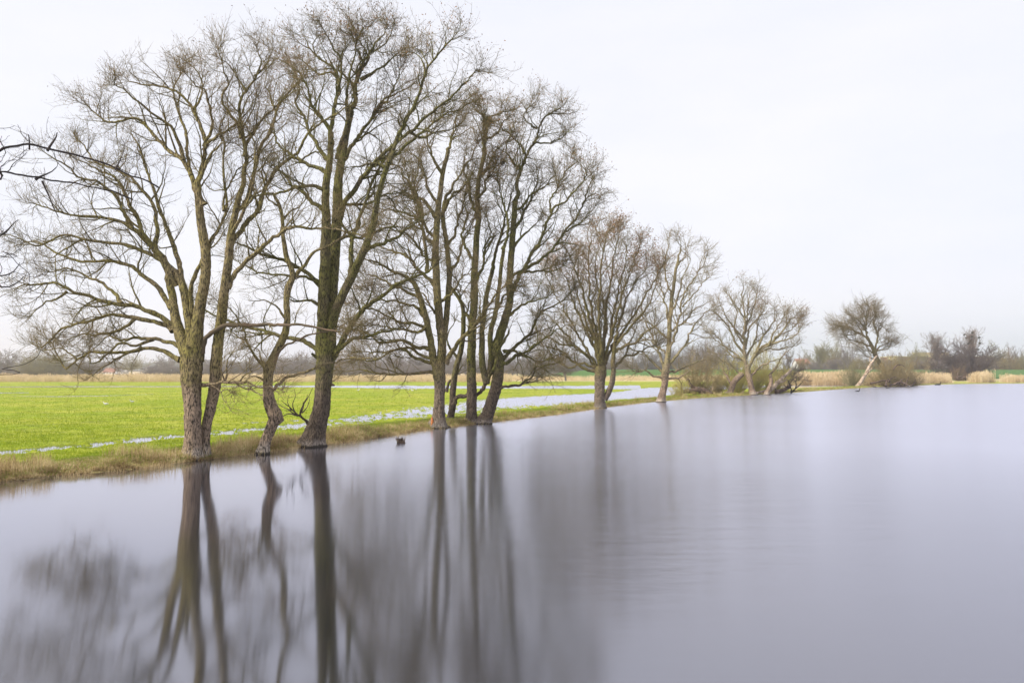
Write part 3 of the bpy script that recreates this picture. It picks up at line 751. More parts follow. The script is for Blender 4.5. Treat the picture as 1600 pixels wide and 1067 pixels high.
for a in [
    (6, 2, "757,240 762,220 762,190 770,172 782,167 798,160"),
    (5, 2, "757,240 752,215 758,190 750,170 742,158"),
    (5, 2, "761,215 775,205 785,190 792,175"),
    (6, 2, "770,420 775,390 785,357 792,332 800,300 805,285"),
    (6, 2, "786,390 795,350 788,320 782,290 775,262"),
    (7, 3, "805,315 810,265 820,240 832,220 840,195 847,180 862,165 872,160"),
    (5, 2, "820,240 808,220 795,208 785,198"),
    (5, 2, "840,195 825,180 820,165 830,150"),
    (4, 2, "832,222 850,220 865,218 880,210"),
    (8, 3, "797,470 807,445 820,420 837,390 852,360 862,332 880,320 895,302 907,285 915,272"),
    (6, 2.5, "820,420 845,407 865,387 885,362 900,335 905,320 917,300 925,280"),
    (5, 2, "885,362 907,350 920,335 928,325"),
    (6, 2, "862,332 860,310 872,295 880,270 895,252"),
    (7, 2, "783,572 800,560 820,550 842,537 862,520 880,508"),
    (7, 2, "784,562 807,540 832,520 850,490 875,475 895,455"),
    (6, 3, "768,625 775,610 787,603 805,600 815,600 825,592 838,588 842,575 852,572 868,568"),
    (6, 2, "796,435 815,425 838,420 860,425 880,415"),
    (6, 2, "799,395 812,375 828,362 840,345"),
    (6, 2, "800,360 815,340 825,315 835,290 842,265"),
    (6, 2, "790,495 810,485 835,470 860,462"),
    (6, 2, "742,410 728,390 722,360 728,335 718,310"),
    (6, 2, "746,340 735,315 730,285 722,262 728,235"),
    (6, 2, "749,275 765,255 775,235 788,222"),
    (6, 2, "736,500 722,480 718,450 708,430"),
    (6, 2, "741,440 755,420 760,390 765,360 760,335"),
    (6, 2, "745,315 760,295 768,270 780,255"),
    (5, 2, "805,330 818,318 830,300 848,290 868,275"),
    (5, 2, "810,265 800,250 790,225 798,200"),
    (5, 2, "776,482 788,460 800,450 815,448"),
    (6, 2, "786,550 805,548 830,560 850,562 875,552"),
]: t.limb(*a)
t.limb(8, 7, "764,648 768,644 771,643", dz=-0.3, twig=0, name='broken_stub')
t.branches(d1=2.9, l1=(1.0, 2.7), d2=4.1, l2=(0.5, 1.4), d3=5.2, l3=(0.25, 0.65), rmin=0.009, wig=0.2, zmin=2.5, buds=1, bud_z=(11, 16), bud_size=0.05)
# mistletoe clump
g = Geo(); c = P(762, 190, t.Y + 0.6); dirs = nrm(t.rng.normal(size=(900, 3)))
a = walk(t.rng, np.repeat(c[None], 900, 0), dirs, t.rng.uniform(0.1, 0.62, 900), 5, 0.4, 0.0)
tubes(g, a, np.full((900, 5), 0.010), 3); g.build('mistletoe', flatmat('mistletoe_green', (0.10, 0.115, 0.03)), t.root)
t.done()

# ---- 6: fan shaped
t = Tree('fan_shaped_tree', 'fan shaped bare tree with short reddish trunk and brown tufts along its top', 938, 638, 17, M_bark_grey, flare=0.2)
t.trunk([(938, 638.5, 19), (938, 628, 16.5), (938, 610, 15), (938, 596, 16), (939, 583, 18), (940, 572, 16)], sides=24)
t.trunk([(944, 624, 10), (950, 612, 9), (955, 596, 8.5), (957, 578, 7.5), (958, 555, 6.5), (961, 535, 6)], dz=-0.9, sides=14, amp=0.05)
for a in [
    (6, 2, "937,583 915,575 895,565 880,550 862,545 848,540"), (6, 2, "935,578 925,560 905,545 880,540 860,528 845,520"),
    (7, 2, "936,578 920,545 900,512 880,482 865,450 852,430"), (7, 2, "937,575 928,532 915,492 905,452 895,412 882,385"),
    (7, 2, "938,575 931,530 925,485 918,435 918,395 925,365"), (7, 2, "940,572 938,530 935,480 938,430 945,385 952,362"),
    (7, 2, "941,572 947,520 948,480 955,440 960,400 968,360"), (7, 2, "942,572 957,530 967,490 978,450 990,412 1002,382"),
    (6, 2, "944,570 965,528 985,500 1002,470 1022,440 1035,412"), (6, 2, "959,550 975,540 995,535 1015,515 1030,500"),
    (5, 2, "957,575 972,560 990,558 1010,548 1028,540"), (5, 2, "961,535 967,500 975,470 990,440 1005,425"),
    (5, 2, "936,580 912,552 888,530 868,505 850,490"), (5, 2, "937,574 918,520 898,480 885,445 872,415"),
    (5, 2, "939,574 925,520 908,470 900,430 902,395"), (5, 2, "942,574 955,510 962,460 975,420 980,385"),
    (5, 2, "940,560 942,500 932,450 930,410 938,385"), (5, 2, "961,540 980,515 1000,490 1018,460 1028,430"),
    (5, 2, "935,582 910,570 890,575 870,565 850,562"),
]: t.limb(*a)
t.branches(d1=1.7, l1=(1.4, 3.2), d2=2.9, l2=(0.6, 1.6), d3=4.2, l3=(0.3, 0.8), rmin=0.0095, wig=0.16, up=0.10, buds=2, bud_z=(10.3, 13.0), bud_size=0.085, zmin=2.4)
t.done()

# ---- 7: pale tree
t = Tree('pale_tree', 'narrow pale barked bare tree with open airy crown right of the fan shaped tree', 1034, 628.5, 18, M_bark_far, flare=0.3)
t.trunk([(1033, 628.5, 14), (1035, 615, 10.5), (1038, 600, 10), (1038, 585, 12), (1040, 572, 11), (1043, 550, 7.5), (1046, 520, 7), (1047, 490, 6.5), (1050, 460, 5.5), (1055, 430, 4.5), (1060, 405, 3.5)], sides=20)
for a in [
    (4, 1.5, "1060,405 1062,390 1058,378"), (4, 1.5, "1057,415 1070,400 1075,385"),
    (5, 2, "1044,560 1055,530 1062,500 1068,470 1080,440 1092,418 1103,402"), (4, 1.5, "1066,480 1082,460 1098,440 1108,428"),
    (5, 2, "1044,568 1065,545 1080,520 1095,500 1110,485"), (5, 2, "1041,582 1060,575 1085,565 1105,560"),
    (5, 2, "1037,582 1020,565 1005,550 990,545 975,535"), (5, 2, "1038,578 1025,545 1012,515 1005,485"),
    (4, 1.5, "1046,505 1035,470 1028,440 1025,415"), (4, 1.5, "1050,462 1042,435 1040,405 1045,385"),
    (4, 1.5, "1036,590 1015,585 1000,582 980,575"), (4, 1.5, "1045,530 1030,515 1015,505 1000,500"),
    (4, 1.5, "1047,495 1060,465 1068,430 1080,405"), (4, 1.5, "1046,520 1070,500 1085,480 1110,470"),
    (4, 1.5, "1040,590 1058,590 1075,582 1095,580"), (4, 1.5, "1043,555 1028,540 1010,530 995,520"),
]: t.limb(*a)
t.branches(d1=1.5, l1=(1.4, 3.2), d2=2.4, l2=(0.7, 1.7), d3=2.6, l3=(0.4, 0.9), rmin=0.012, wig=0.16, up=0.04, zmin=2.0)
t.done()

# ---- 8: old willow with fallen trunks
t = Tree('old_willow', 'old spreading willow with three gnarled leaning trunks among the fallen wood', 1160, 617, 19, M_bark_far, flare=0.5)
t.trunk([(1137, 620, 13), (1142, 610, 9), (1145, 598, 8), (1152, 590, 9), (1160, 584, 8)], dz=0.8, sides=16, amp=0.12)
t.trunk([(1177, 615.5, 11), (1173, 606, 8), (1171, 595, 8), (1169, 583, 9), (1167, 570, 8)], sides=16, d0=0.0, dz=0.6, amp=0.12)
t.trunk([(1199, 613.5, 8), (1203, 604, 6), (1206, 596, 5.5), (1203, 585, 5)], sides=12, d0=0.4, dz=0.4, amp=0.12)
for a in [
    (6, 2, "1167,575 1163,550 1163,520 1164,490 1160,465 1162,448"), (5, 2, "1164,520 1172,495 1178,475 1182,460"),
    (5, 2, "1165,555 1150,535 1138,512 1125,498 1118,490"), (5, 2, "1163,500 1152,480 1145,465 1138,458"),
    (6, 2, "1168,575 1182,550 1202,538 1225,530 1245,522 1252,512"), (5, 2, "1180,552 1192,525 1205,505 1215,490"),
    (5, 2, "1205,537 1222,515 1235,500 1245,492"), (4, 1.5, "1160,586 1145,570 1128,560 1115,548"),
    (4, 1.5, "1203,586 1215,570 1225,555 1235,545"), (4, 1.5, "1145,600 1135,585 1128,572 1120,566"),
    (4, 1.5, "1165,540 1175,510 1190,490 1195,475"), (4, 1.5, "1164,565 1142,548 1125,530 1112,520"),
    (4, 1.5, "1170,590 1188,575 1205,565 1228,560"), (4, 1.5, "1166,560 1178,535 1185,505 1190,482"), (4, 1.5, "1165,545 1150,515 1150,490 1142,470"),
    (4, 1.5, "1166,565 1145,555 1130,540 1118,532"), (4, 1.5, "1185,548 1210,530 1232,518 1248,500"), (4, 1.5, "1163,515 1170,485 1172,462 1178,450"),
    (4, 1.5, "1200,540 1212,515 1222,495 1228,488"), (4, 1.5, "1175,560 1195,548 1220,545 1244,538"), (4, 1.5, "1163,530 1140,500 1130,480 1122,478"),
]: t.limb(*a)
t.branches(d1=1.4, l1=(1.3, 3.0), d2=2.4, l2=(0.6, 1.6), d3=3.0, l3=(0.4, 0.9), rmin=0.013, wig=0.18, up=0.06, zmin=1.5, buds=1, bud_z=(7, 11), bud_size=0.09)
t.done()

# ---- 9: leaning far willow
t = Tree('leaning_willow', 'old willow leaning left over the far bank above a bleached broken trunk', 1392, 603, 20, M_bark_grey, flare=0.3)
t.trunk([(1396, 602, 9), (1392, 594, 7.5), (1386, 586, 7), (1379, 574, 6.5), (1372, 562, 6), (1366, 549, 5.5), (1360, 536, 5)], sides=14, amp=0.1)
for a in [
    (4, 1.5, "1360,536 1350,525 1343,520 1327,514 1312,510"), (4, 1.5, "1358,532 1354,515 1355,505 1358,490 1356,480"),
    (4, 1.5, "1366,550 1372,525 1377,508 1385,515"), (3, 1.2, "1350,525 1340,508 1335,498"), (3, 1.2, "1368,552 1378,540 1388,535"),
    (3, 1.2, "1354,515 1345,502 1342,490"), (3, 1.2, "1343,520 1328,525 1315,528"), (3, 1.2, "1377,572 1368,562 1355,558 1345,550"),
    (3, 1.2, "1372,525 1366,508 1370,492"), (3, 1.2, "1362,540 1345,535 1330,530 1318,520"), (3, 1.2, "1356,520 1342,500 1330,492"), (3, 1.2, "1357,510 1368,495 1366,484"),
    (3, 1.2, "1366,550 1385,545 1392,535"), (3, 1.2, "1350,525 1335,518 1318,505 1308,512"), (3, 1.2, "1374,566 1362,552 1348,548 1340,540"), (3, 1.2, "1355,505 1350,492 1348,482"),
]: t.limb(*a)
t.branches(d1=2.2, l1=(1.6, 3.8), d2=2.5, l2=(0.9, 2.2), d3=2.8, l3=(0.5, 1.2), rmin=0.016, wig=0.18, up=0.05, zmin=3)
t.done()

# ---- overhanging tree whose trunk stands left of the picture
t = Tree('overhanging_tree', 'dark bare branches reaching in from the left edge in the foreground', -380, 1000, 21, M_dark, Y=10.0)
t.root.location = (-15.0, -3.0, 0)
tw = catmull(np.array([(-15, -3, -1.2), (-15, -3, 0.5), (-14.8, -2.8, 3), (-14.7, -2.5, 5.5), (-14.9, -2.3, 8), (-14.7, -2.4, 11), (-14.9, -2.2, 13)], float), 8)
tw, rw, _ = resample(tw, np.interp(np.linspace(0, 1, len(tw)), [0, 1], [0.36, 0.06]), 0.15)
tubes(t.trunk_g, tw[None], rw[None], 20, trunk_rough(5, flare=0.4))
def over(r0, r1, start, text, Y0, Y1, twig, wob=0.045):
    pts = [tuple(map(float, a.split(','))) for a in text.split()]; n_ = len(pts)
    w_ = [np.array(s_, float) for s_ in start] + [P(a, b_, Y0 + (Y1 - Y0) * k_ / max(1, n_ - 1)) for k_, (a, b_) in enumerate(pts)]
    w_ = catmull(np.array(w_), 8); ds_ = np.r_[0, np.cumsum(np.linalg.norm(np.diff(w_, axis=0), axis=1))]; ds_ /= ds_[-1]; rr_ = r1 + (r0 - r1) * (1 - ds_) ** (1.6 if len(start) else 1.0); w_, rr_, L_ = resample(w_, rr_, 0.07); n_ = len(w_)
    k_ = np.cumsum(t.rng.normal(size=(n_, 3)), axis=0); k_ -= np.linspace(0, 1, n_)[:, None] * k_[-1]; k_ -= k_[0]
    w_ = w_ + k_ / (k_.std() + 1e-6) * wob * min(1, L_ / 3)
    g = Geo(); tubes(g, w_[None], rr_[None], 9, lambda N_, K_, s_, p_: 1 + 0.16 * t.rng.normal(size=(N_, K_, 1)) * (t.rng.random((N_, K_, 1)) < 0.35) + 0.05 * t.rng.normal(size=(N_, K_, s_)))
    g.build('limb', M_dark, t.root); t.lines.append((w_, rr_, twig))
S1 = [(-14.7, -2.4, 4.8), (-13.0, 1.5, 6.2), (-11.0, 6.0, 6.6)]; S2 = [(-14.8, -2.5, 4.0), (-13.0, 1.5, 5.2), (-11.0, 6.2, 6.0)]
over(0.15, 0.010, S1, "-90,258 0,243 28,236 56,234 76,236 112,243 146,253 180,264 219,279 250,296", 9.4, 10.6, 0.35)
over(0.12, 0.009, S2, "-90,276 0,271 28,277 62,280 84,284 127,290 169,301 208,313", 9.4, 10.8, 0.35)
over(0.016, 0.005, [], "-60,250 -50,205 -20,196 0,219 8,232 10,240", 9.6, 9.6, 0.6, 0.02)
over(0.018, 0.006, [], "74,236 80,225 87,216 90,207", 9.9, 10.0, 0.7, 0.02)
over(0.012, 0.005, [], "46,234 46,222 45,210", 9.8, 9.8, 0.4, 0.01)
over(0.011, 0.004, [], "66,283 74,302 84,326 92,340", 9.9, 10.0, 0.5, 0.02)
over(0.012, 0.004, [], "180,266 188,250 192,238", 10.2, 10.3, 0.5, 0.01)
over(0.014, 0.005, [], "55,281 68,274 80,269 88,262", 9.9, 10.0, 0.6, 0.02)
over(0.07, 0.004, [(-14.8, -2.6, 3.4), (-13.0, 1.5, 4.3), (-11.2, 6.2, 5.0)], "-60,396 0,390 15,398 30,412 45,428", 9.4, 9.8, 0.6)
over(0.016, 0.004, [], "-60,396 -30,380 0,368 18,352 28,344", 9.4, 9.7, 0.6, 0.02)
over(0.016, 0.004, [], "-50,410 0,448 25,443 38,432", 9.4, 9.7, 0.8, 0.02)
over(0.012, 0.004, [], "-50,420 0,430 20,425 32,410", 9.4, 9.7, 0.7, 0.02)
over(0.06, 0.004, [(-14.8, -2.6, 2.6), (-13.0, 2.0, 3.4), (-11.6, 7.0, 3.6)], "-40,584 0,576 30,570 55,558 62,548", 10.2, 10.6, 0.4)
t.branches(d1=4.0, l1=(0.25, 0.9), d2=6, l2=(0.08, 0.35), d3=6, l3=(0.03, 0.12), rmin=0.0026, wig=0.22, twig_mat=M_dark, tips=False)
t.done()
# ------------------------------------------------------------------ distant trees (shared meshes, one object per tree)
M_far = {
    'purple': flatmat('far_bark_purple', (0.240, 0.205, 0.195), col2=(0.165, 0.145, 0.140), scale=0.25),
    'olive': flatmat('far_bark_olive', (0.30, 0.27, 0.14), col2=(0.20, 0.18, 0.10), scale=0.25),
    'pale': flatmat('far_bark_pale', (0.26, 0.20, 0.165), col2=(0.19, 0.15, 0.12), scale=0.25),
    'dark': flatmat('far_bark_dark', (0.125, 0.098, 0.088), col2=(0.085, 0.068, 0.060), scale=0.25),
    'rust': flatmat('far_bark_rust', (0.23, 0.145, 0.09), col2=(0.15, 0.12, 0.07), scale=0.25),
    'willow': flatmat('willow_green', (0.52, 0.47, 0.14), col2=(0.36, 0.30, 0.11), scale=0.5),
    'brown': flatmat('shrub_brown', (0.33, 0.255, 0.125), col2=(0.22, 0.175, 0.085), scale=0.5),
}
def far_tree(seed, kind, H=14.0, fine=1.0):
    """returns trunk and crown Geo for a bare tree of height H, width about H"""
    r = np.random.default_rng(seed); gt, gc = Geo(), Geo()
    if kind == 'round':
        nl, el, hl, wl, ht = 16, (15, 70), 0.62, 0.16, 0.2
    elif kind == 'poplar':
        nl, el, hl, wl, ht = 20, (58, 84), 0.62, 0.10, 0.3
    elif kind == 'spread':
        nl, el, hl, wl, ht = 26, (5, 68), 0.60, 0.20, 0.12
    elif kind == 'shrub':
        nl, el, hl, wl, ht = 60, (12, 86), 0.72, 0.12, 0.02
    z0 = H * ht
    tp = walk(r, np.array([[0, 0, -0.3]]), np.array([[0.0, 0, 1]]), np.array([z0 + H * 0.3]), 8, 0.06, 0.1)
    if kind != 'shrub': tubes(gt, tp, taper(np.array([H * 0.026]), np.array([H * 0.012]), 8), 8)
    az = r.uniform(0, 6.283, nl) + np.arange(nl) * 2.4; e = np.radians(r.uniform(*el, nl))
    d = np.stack([np.cos(az) * np.cos(e), np.sin(az) * np.cos(e), np.sin(e)], 1)
    zz = z0 * r.uniform(0.75, 1.5, nl) if kind != 'poplar' else r.uniform(0.2, 0.55, nl) * H
    if kind == 'shrub': p = np.stack([np.cos(az) * 0.05 * H, np.sin(az) * 0.05 * H, np.zeros(nl)], 1); 
    else: p = np.stack([np.interp(zz, tp[0, :, 2], tp[0, :, 0]), np.interp(zz, tp[0, :, 2], tp[0, :, 1]), zz], 1)
    L = H * hl * r.uniform(0.65, 1.05, nl) * (0.8 + 0.35 * np.sin(e))
    if kind == 'poplar': L = (H - zz) * r.uniform(0.75, 1.0, nl)
    K = 10; a = walk(r, p, d, L, K, wl, 0.05 if kind != 'spread' else 0.02)
    r0 = H * (0.004 if kind == 'shrub' else 0.008) * r.uniform(0.6, 1.2, nl); R = taper(r0, np.full(nl, 0.02), K)
    tubes(gt if kind != 'shrub' else gc, a, R, 5)
    q, t_, rad = flat(a, R); q = np.repeat(q, 3, 0); t_ = np.repeat(t_, 3, 0); rad = np.repeat(rad, 3)
    st = L.mean() / (K - 1); q = q - t_ * r.random((len(q), 1)) * st
    p, d, rr = children(r, q, t_, rad, 1.15 * fine * 14 / H, st / 3, (20, 55))
    d = nrm(d + [0, 0, 0.25]); L1 = H * r.uniform(0.10, 0.24, len(p)); a1 = walk(r, p, d, L1, 6, 0.2, 0.06)
    rm = 0.022 if fine < 1 else 0.03; R1 = taper(np.clip(rr * 0.6, rm * 1.2, 0.06), np.full(len(p), rm), 6); tubes(gc, a1, R1, 3)
    q, t_, rad = flat(a1, R1); q = np.repeat(q, 2, 0); t_ = np.repeat(t_, 2, 0); rad = np.repeat(rad, 2)
    st = L1.mean() / 5; q = q - t_ * r.random((len(q), 1)) * st
    p, d, rr = children(r, q, t_, rad, 3.0 * fine * 14 / H, st / 2, (20, 60))
    L2 = H * r.uniform(0.035, 0.10, len(p)); a2 = walk(r, p, d, L2, 4, 0.2, 0.08)
    tubes(gc, a2, taper(np.full(len(p), rm), np.full(len(p), rm * 0.6), 4), 3)
    w = np.abs(np.concatenate(gc.v)[:, 0]); zt = np.concatenate(gc.v)[:, 2]
    return gt, gc, float(np.percentile(w, 98)), float(np.percentile(zt, 99.7))
_cache = {}
def variant(seed, kind, mat, fine=1.0):
    key = (seed, kind, mat, fine)
    if key not in _cache:
        gt, gc, hw, top = far_tree(seed, kind, fine=fine)
        _cache[key] = (gt.mesh('trunk', M_far[mat]) if gt.n else None, gc.mesh('crown', M_far[mat]), hw, top)
    return _cache[key]
def put(name, label, u, Y, vtop, wpx, seed, kind, mat, z0=0.0, rz=None, group=None, cat='tree', fine=1.35):
    mt_, mc, hw, top = variant(seed, kind, mat, fine)
    ps = Y / F; zt = P(u, vtop, Y)[2]; x = P(u, 578, Y)[0]
    z0 = float(ground_h(np.array([x]), np.array([float(Y)]))[0]) - 0.1 if z0 is None else z0
    sz = (zt - z0) / top; sx = wpx * ps / 2 / hw
    o = empty(name, (x, Y, z0), label, cat, group)
    o.rotation_euler[2] = rng.uniform(0, 6.28) if rz is None else rz
    for nm, m in (('trunk', mt_), ('crown', mc)):
        if m is None: continue
        c = bpy.data.objects.new(nm, m); COL.objects.link(c); c.parent = o
        c.scale = (sx, sx, sz)
    return o
rng = np.random.default_rng(77)
R = 'treeline behind the reeds left of the river trees'
for (lab, u, Y, vt, wd, sd_, kd, mt_) in [
    ('hazy purple grey rounded tree at the very left end of the far treeline', 8, 430, 544, 62, 1, 'round', 'purple'),
    ('narrow grey tree behind the left end of the far treeline', 38, 470, 553, 40, 2, 'round', 'purple'),
    ('olive tinted bushy tree, second large crown from the left in the far treeline', 58, 410, 550, 56, 3, 'shrub', 'olive'),
    ('pale olive willow in the left treeline under the overhanging branches', 86, 415, 553, 46, 4, 'shrub', 'olive'),
    ('low purple grey crown in the dip of the left treeline', 108, 440, 560, 40, 5, 'round', 'purple'),
    ('broad purple brown tree in the treeline behind the drooping low limb', 132, 430, 553, 52, 6, 'spread', 'purple'),
    ('last tree of the left treeline just left of the red roofed houses', 156, 440, 558, 34, 7, 'round', 'purple'),
    ('airy dark tree standing alone left of the white gabled house', 206, 520, 550, 42, 8, 'round', 'olive'),
    ('airy spreading tree behind the right end of the white gabled house', 262, 540, 552, 56, 9, 'round', 'purple'),
    ('small bluish tree between the red roofed houses and the lone airy tree', 184, 600, 566, 22, 5, 'round', 'purple'),
    ('low dark tree behind the first river tree trunk in the far treeline', 292, 500, 560, 40, 2, 'round', 'purple'),
]: put('distant_tree', lab, u, Y, vt, wd, sd_, kd, mt_)
G2 = 'hazy trees of the far wood behind the river trees'
k = 0
for u in np.arange(318, 1150, 11.5):
    k += 1
    top = np.interp(u, [318, 360, 420, 480, 560, 640, 760, 860, 960, 1040, 1090, 1150], [562, 556, 552, 550, 548, 546, 548, 545, 550, 545, 532, 535]) + rng.uniform(-3, 11)
    put('wood_tree', 'hazy purple grey bare tree in the far wood between the river trees', u + rng.uniform(-5, 5), rng.uniform(440, 540), top, rng.uniform(34, 54),
        [1, 5, 6, 2, 7][k % 5], ['round', 'round', 'spread', 'round', 'round'][k % 5], 'purple', group=G2)
    if k % 2: put('wood_shrub', 'low hazy thicket shrub at the foot of the far wood', u + rng.uniform(-6, 6), rng.uniform(425, 460), rng.uniform(566, 572), rng.uniform(26, 40), 3, 'shrub', 'purple', group='thicket shrubs at the foot of the far wood', cat='shrub')
for u in list(np.arange(-10, 165, 22)) + list(np.arange(235, 310, 16)):
    put('wood_shrub', 'low hazy thicket shrub under the left treeline', u + rng.uniform(-5, 5), rng.uniform(425, 470), rng.uniform(567, 574), rng.uniform(26, 38), 3, 'shrub', 'purple', group='thicket shrubs under the left treeline', cat='shrub')
for (lab, u, Y, vt, wd, sd_, kd, mt_, z) in [
    ('dark drooping round tree standing in the meadow behind the twin stemmed tree', 838, 225, 541, 84, 6, 'spread', 'purple', 0.1),
    ('smaller brown grey tree in the meadow left of the fan shaped tree', 884, 250, 548, 54, 2, 'round', 'purple', 0.1),
    ('dark grey bushy tree behind the right side of the old spreading willow', 1230, 150, 546, 50, 6, 'spread', 'dark', 0.1),
    ('brown grey tree behind the left side of the old spreading willow', 1105, 190, 528, 62, 5, 'round', 'purple', 0.1),
    ('grey tree with pale green tint just right of the red roofed white house', 1279, 400, 533, 34, 11, 'poplar', 'olive', 0.1),
    ('bare tree behind the roof of the white house on the right', 1257, 520, 546, 26, 2, 'round', 'pale', 0.1),
    ('broad olive grey tree between the white house and the leaning willow', 1306, 390, 538, 40, 3, 'shrub', 'olive', 0.1),
    ('tall grey tree directly behind the left side of the leaning willow', 1330, 380, 532, 34, 5, 'round', 'purple', 0.1),
    ('reddish bare tree peeping above the bushes right of the leaning willow', 1402, 400, 549, 26, 1, 'round', 'pale', 0.1),
    ('tiny round topped green tree in front of the yellow and red building', 1417, 400, 547, 16, 7, 'round', 'olive', 0.1),
    ('olive green rounded tree left of the tall poplar', 1434, 385, 541, 30, 3, 'shrub', 'olive', 0.1),
    ('tall pale poplar rising above the yellow and red building', 1463, 380, 519, 38, 12, 'poplar', 'pale', 0.1),
    ('broad dark tree with a dense low crown on the far right bank', 1509, 262, 534, 92, 9, 'shrub', 'dark', 0.2),
    ('olive topped slim tree on the dyke right of the broad dark tree', 1556, 385, 532, 36, 4, 'round', 'olive', 0.1),
    ('orange tinted bare tree near the right edge of the photo', 1582, 390, 537, 30, 8, 'round', 'rust', 0.1),
    ('purple bare tree cut by the right edge of the photo', 1602, 385, 541, 30, 5, 'round', 'purple', 0.1),
    ('small pale tree between the broad dark tree and the olive topped one', 1538, 400, 548, 22, 2, 'round', 'pale', 0.1),
    ('faint low tree behind the orange tinted one at the right edge', 1570, 430, 551, 30, 7, 'round', 'purple', 0.1),
]: put('distant_tree', lab, u, Y, vt, wd, sd_, kd, mt_, z0=z)
for u in np.arange(1262, 1640, 13):
    put('wood_shrub', 'low hazy shrub of the hedge behind the green dyke on the right', u + rng.uniform(-5, 5), rng.uniform(365, 400), rng.uniform(551, 563), rng.uniform(24, 38), 3, 'shrub', ['purple', 'olive', 'brown'][int(u) % 3], group='hedge shrubs behind the green dyke', cat='shrub')
# tall pale tree with mistletoe
o = put('mistletoe_tree', 'tall pale tree dotted with dark mistletoe balls behind the broad dark tree', 1519, 300, 511, 34, 12, 'poplar', 'pale', 0.2, rz=0.4)
M_mist = flatmat('mistletoe_dark', (0.06, 0.07, 0.03))
for (u, v) in [(1526, 520), (1530, 527), (1524, 531), (1531, 536), (1514, 520), (1512, 528), (1519, 534), (1530, 546), (1508, 523), (1517, 526), (1522, 540), (1505, 537)]:
    c = P(u, v, 300 + rng.uniform(-2, 2)); nn = 90
    a = walk(rng, np.repeat(c[None], nn, 0), nrm(rng.normal(size=(nn, 3))), rng.uniform(0.25, 0.55, nn), 3, 0.3, 0)
    g = Geo(); tubes(g, a, np.full((nn, 3), 0.045), 3); g.build('mistletoe_ball', M_mist, o)

# willow shrubs close to the water
for (lab, u, Y, vt, wd, sd_, mt_) in [
    ('olive orange willow shrub growing from the fallen trunk right of the pale tree', 1088, 112, 546, 78, 21, 'brown'),
    ('yellow green willow shrub in front of the old spreading willow', 1150, 117, 552, 62, 22, 'willow'),
    ('yellow green willow shrub beside the bleached slanting trunk', 1206, 121, 549, 66, 23, 'willow'),
    ('thin green willow shoots above the crown fork of the old willow', 1180, 120, 528, 48, 24, 'willow'),
    ('low brown shrub at the left foot of the old spreading willow', 1122, 117, 576, 44, 21, 'brown'),
    ('small green bush at the foot of the pale tree', 1062, 100, 582, 34, 23, 'willow'),
    ('rounded olive brown shrub right of the leaning willow on the far bank', 1410, 168, 551, 68, 21, 'brown'),
    ('dense shrub around the foot of the leaning willow', 1383, 170, 560, 50, 22, 'brown'),
    ('olive green shrub behind the bleached slanting log of the far bank', 1332, 172, 556, 46, 23, 'olive'),
    ('tall brown thicket between the leaning willow and the rounded shrub beside it', 1396, 174, 553, 40, 23, 'brown'),
    ('low reddish twigs right of the root heap on the far bank', 1424, 172, 575, 34, 21, 'brown'),
    ('small pale willow bush in front of the broad dark tree', 1497, 250, 568, 26, 23, 'rust'),
]: put('willow_shrub', lab, u, Y, vt, wd, sd_, 'shrub', mt_, z0=0.0, cat='shrub', fine=0.9 if Y < 200 else 1.0)

# ------------------------------------------------------------------ fallen wood, stump, birds
def log(name, label, Y, pieces, mat, cat='fallen log', z=None):
    p0 = P(*map(float, pieces[0][2].split()[0].split(',')), Y)
    o = empty(name, (p0[0], p0[1], 0), label, cat)
    r = np.random.default_rng(int(p0[0] * 100) & 0xffff)
    for i, (w0, w1, txt, nm, dz) in enumerate(pieces):
        pts = [tuple(map(float, a.split(','))) for a in txt.split()]
        n = len(pts); q = np.array([P(u, v, Y + dz * k_ / (n - 1)) for k_, (u, v) in enumerate(pts)])
        q = catmull(q, 6); K = len(q); q = q + r.normal(size=q.shape) * 0.02
        rad = np.linspace(w0, w1, K) / 2 * Y / F
        f = lambda Nn, K_, sd_, p_: 1 + 0.14 * r.normal(size=(Nn, K_, sd_)) * 0.5 + 0.12 * np.sin(3 * np.arange(sd_)[None, None] / sd_ * 6.28 + np.arange(K_)[None, :, None] * 0.4)
        g = Geo(); 
        q = np.vstack([q[:1] - (q[1] - q[0]) * 0.02, q, q[-1:] + (q[-1] - q[-2]) * 0.15]); rad = np.r_[rad[0] * 0.15, rad, rad[-1] * 0.1]
        tubes(g, q[None], rad[None], 12, f); g.build(nm, mat, o)
    return o
log('fallen_trunk', 'fallen trunk lying along the bank with its dark upturned root end towards the pale tree', 107, [
    (6, 8, "1066,612 1076,611 1090,609 1104,612 1118,619", 'log', 0.5), (3, 1, "1068,611 1061,606 1054,601", 'branch', -0.4),
    (3, 1, "1066,612 1058,614 1051,619", 'branch', -0.6), (5, 3, "1074,592 1079,601 1086,606 1096,608", 'branch', 0.3),
    (2, 1, "1096,610 1098,617 1102,622", 'branch', -0.6), (2.5, 1, "1066,610 1063,602 1067,596", 'branch', 0.2)], M_logdark)
log('fallen_trunk', 'pale fallen limb lying flat right of the dark upturned root end', 110, [
    (5, 3, "1098,608 1108,613 1120,618 1132,618", 'log', 0.8), (2, 1, "1110,613 1114,606 1112,600", 'branch', 0.2)], M_log)
log('driftwood', 'bleached driftwood piece in the water between the willow trunks', 113, [(4, 2.5, "1148,617.5 1158,615 1170,616", 'log', 0.6), (2, 1, "1158,615 1163,610", 'branch', 0.1)], M_log, cat='driftwood')
log('driftwood', 'bleached driftwood bough lying right of the central willow trunk', 114, [(4, 2, "1181,615.5 1190,611 1199,610", 'log', 1.0)], M_log, cat='driftwood')
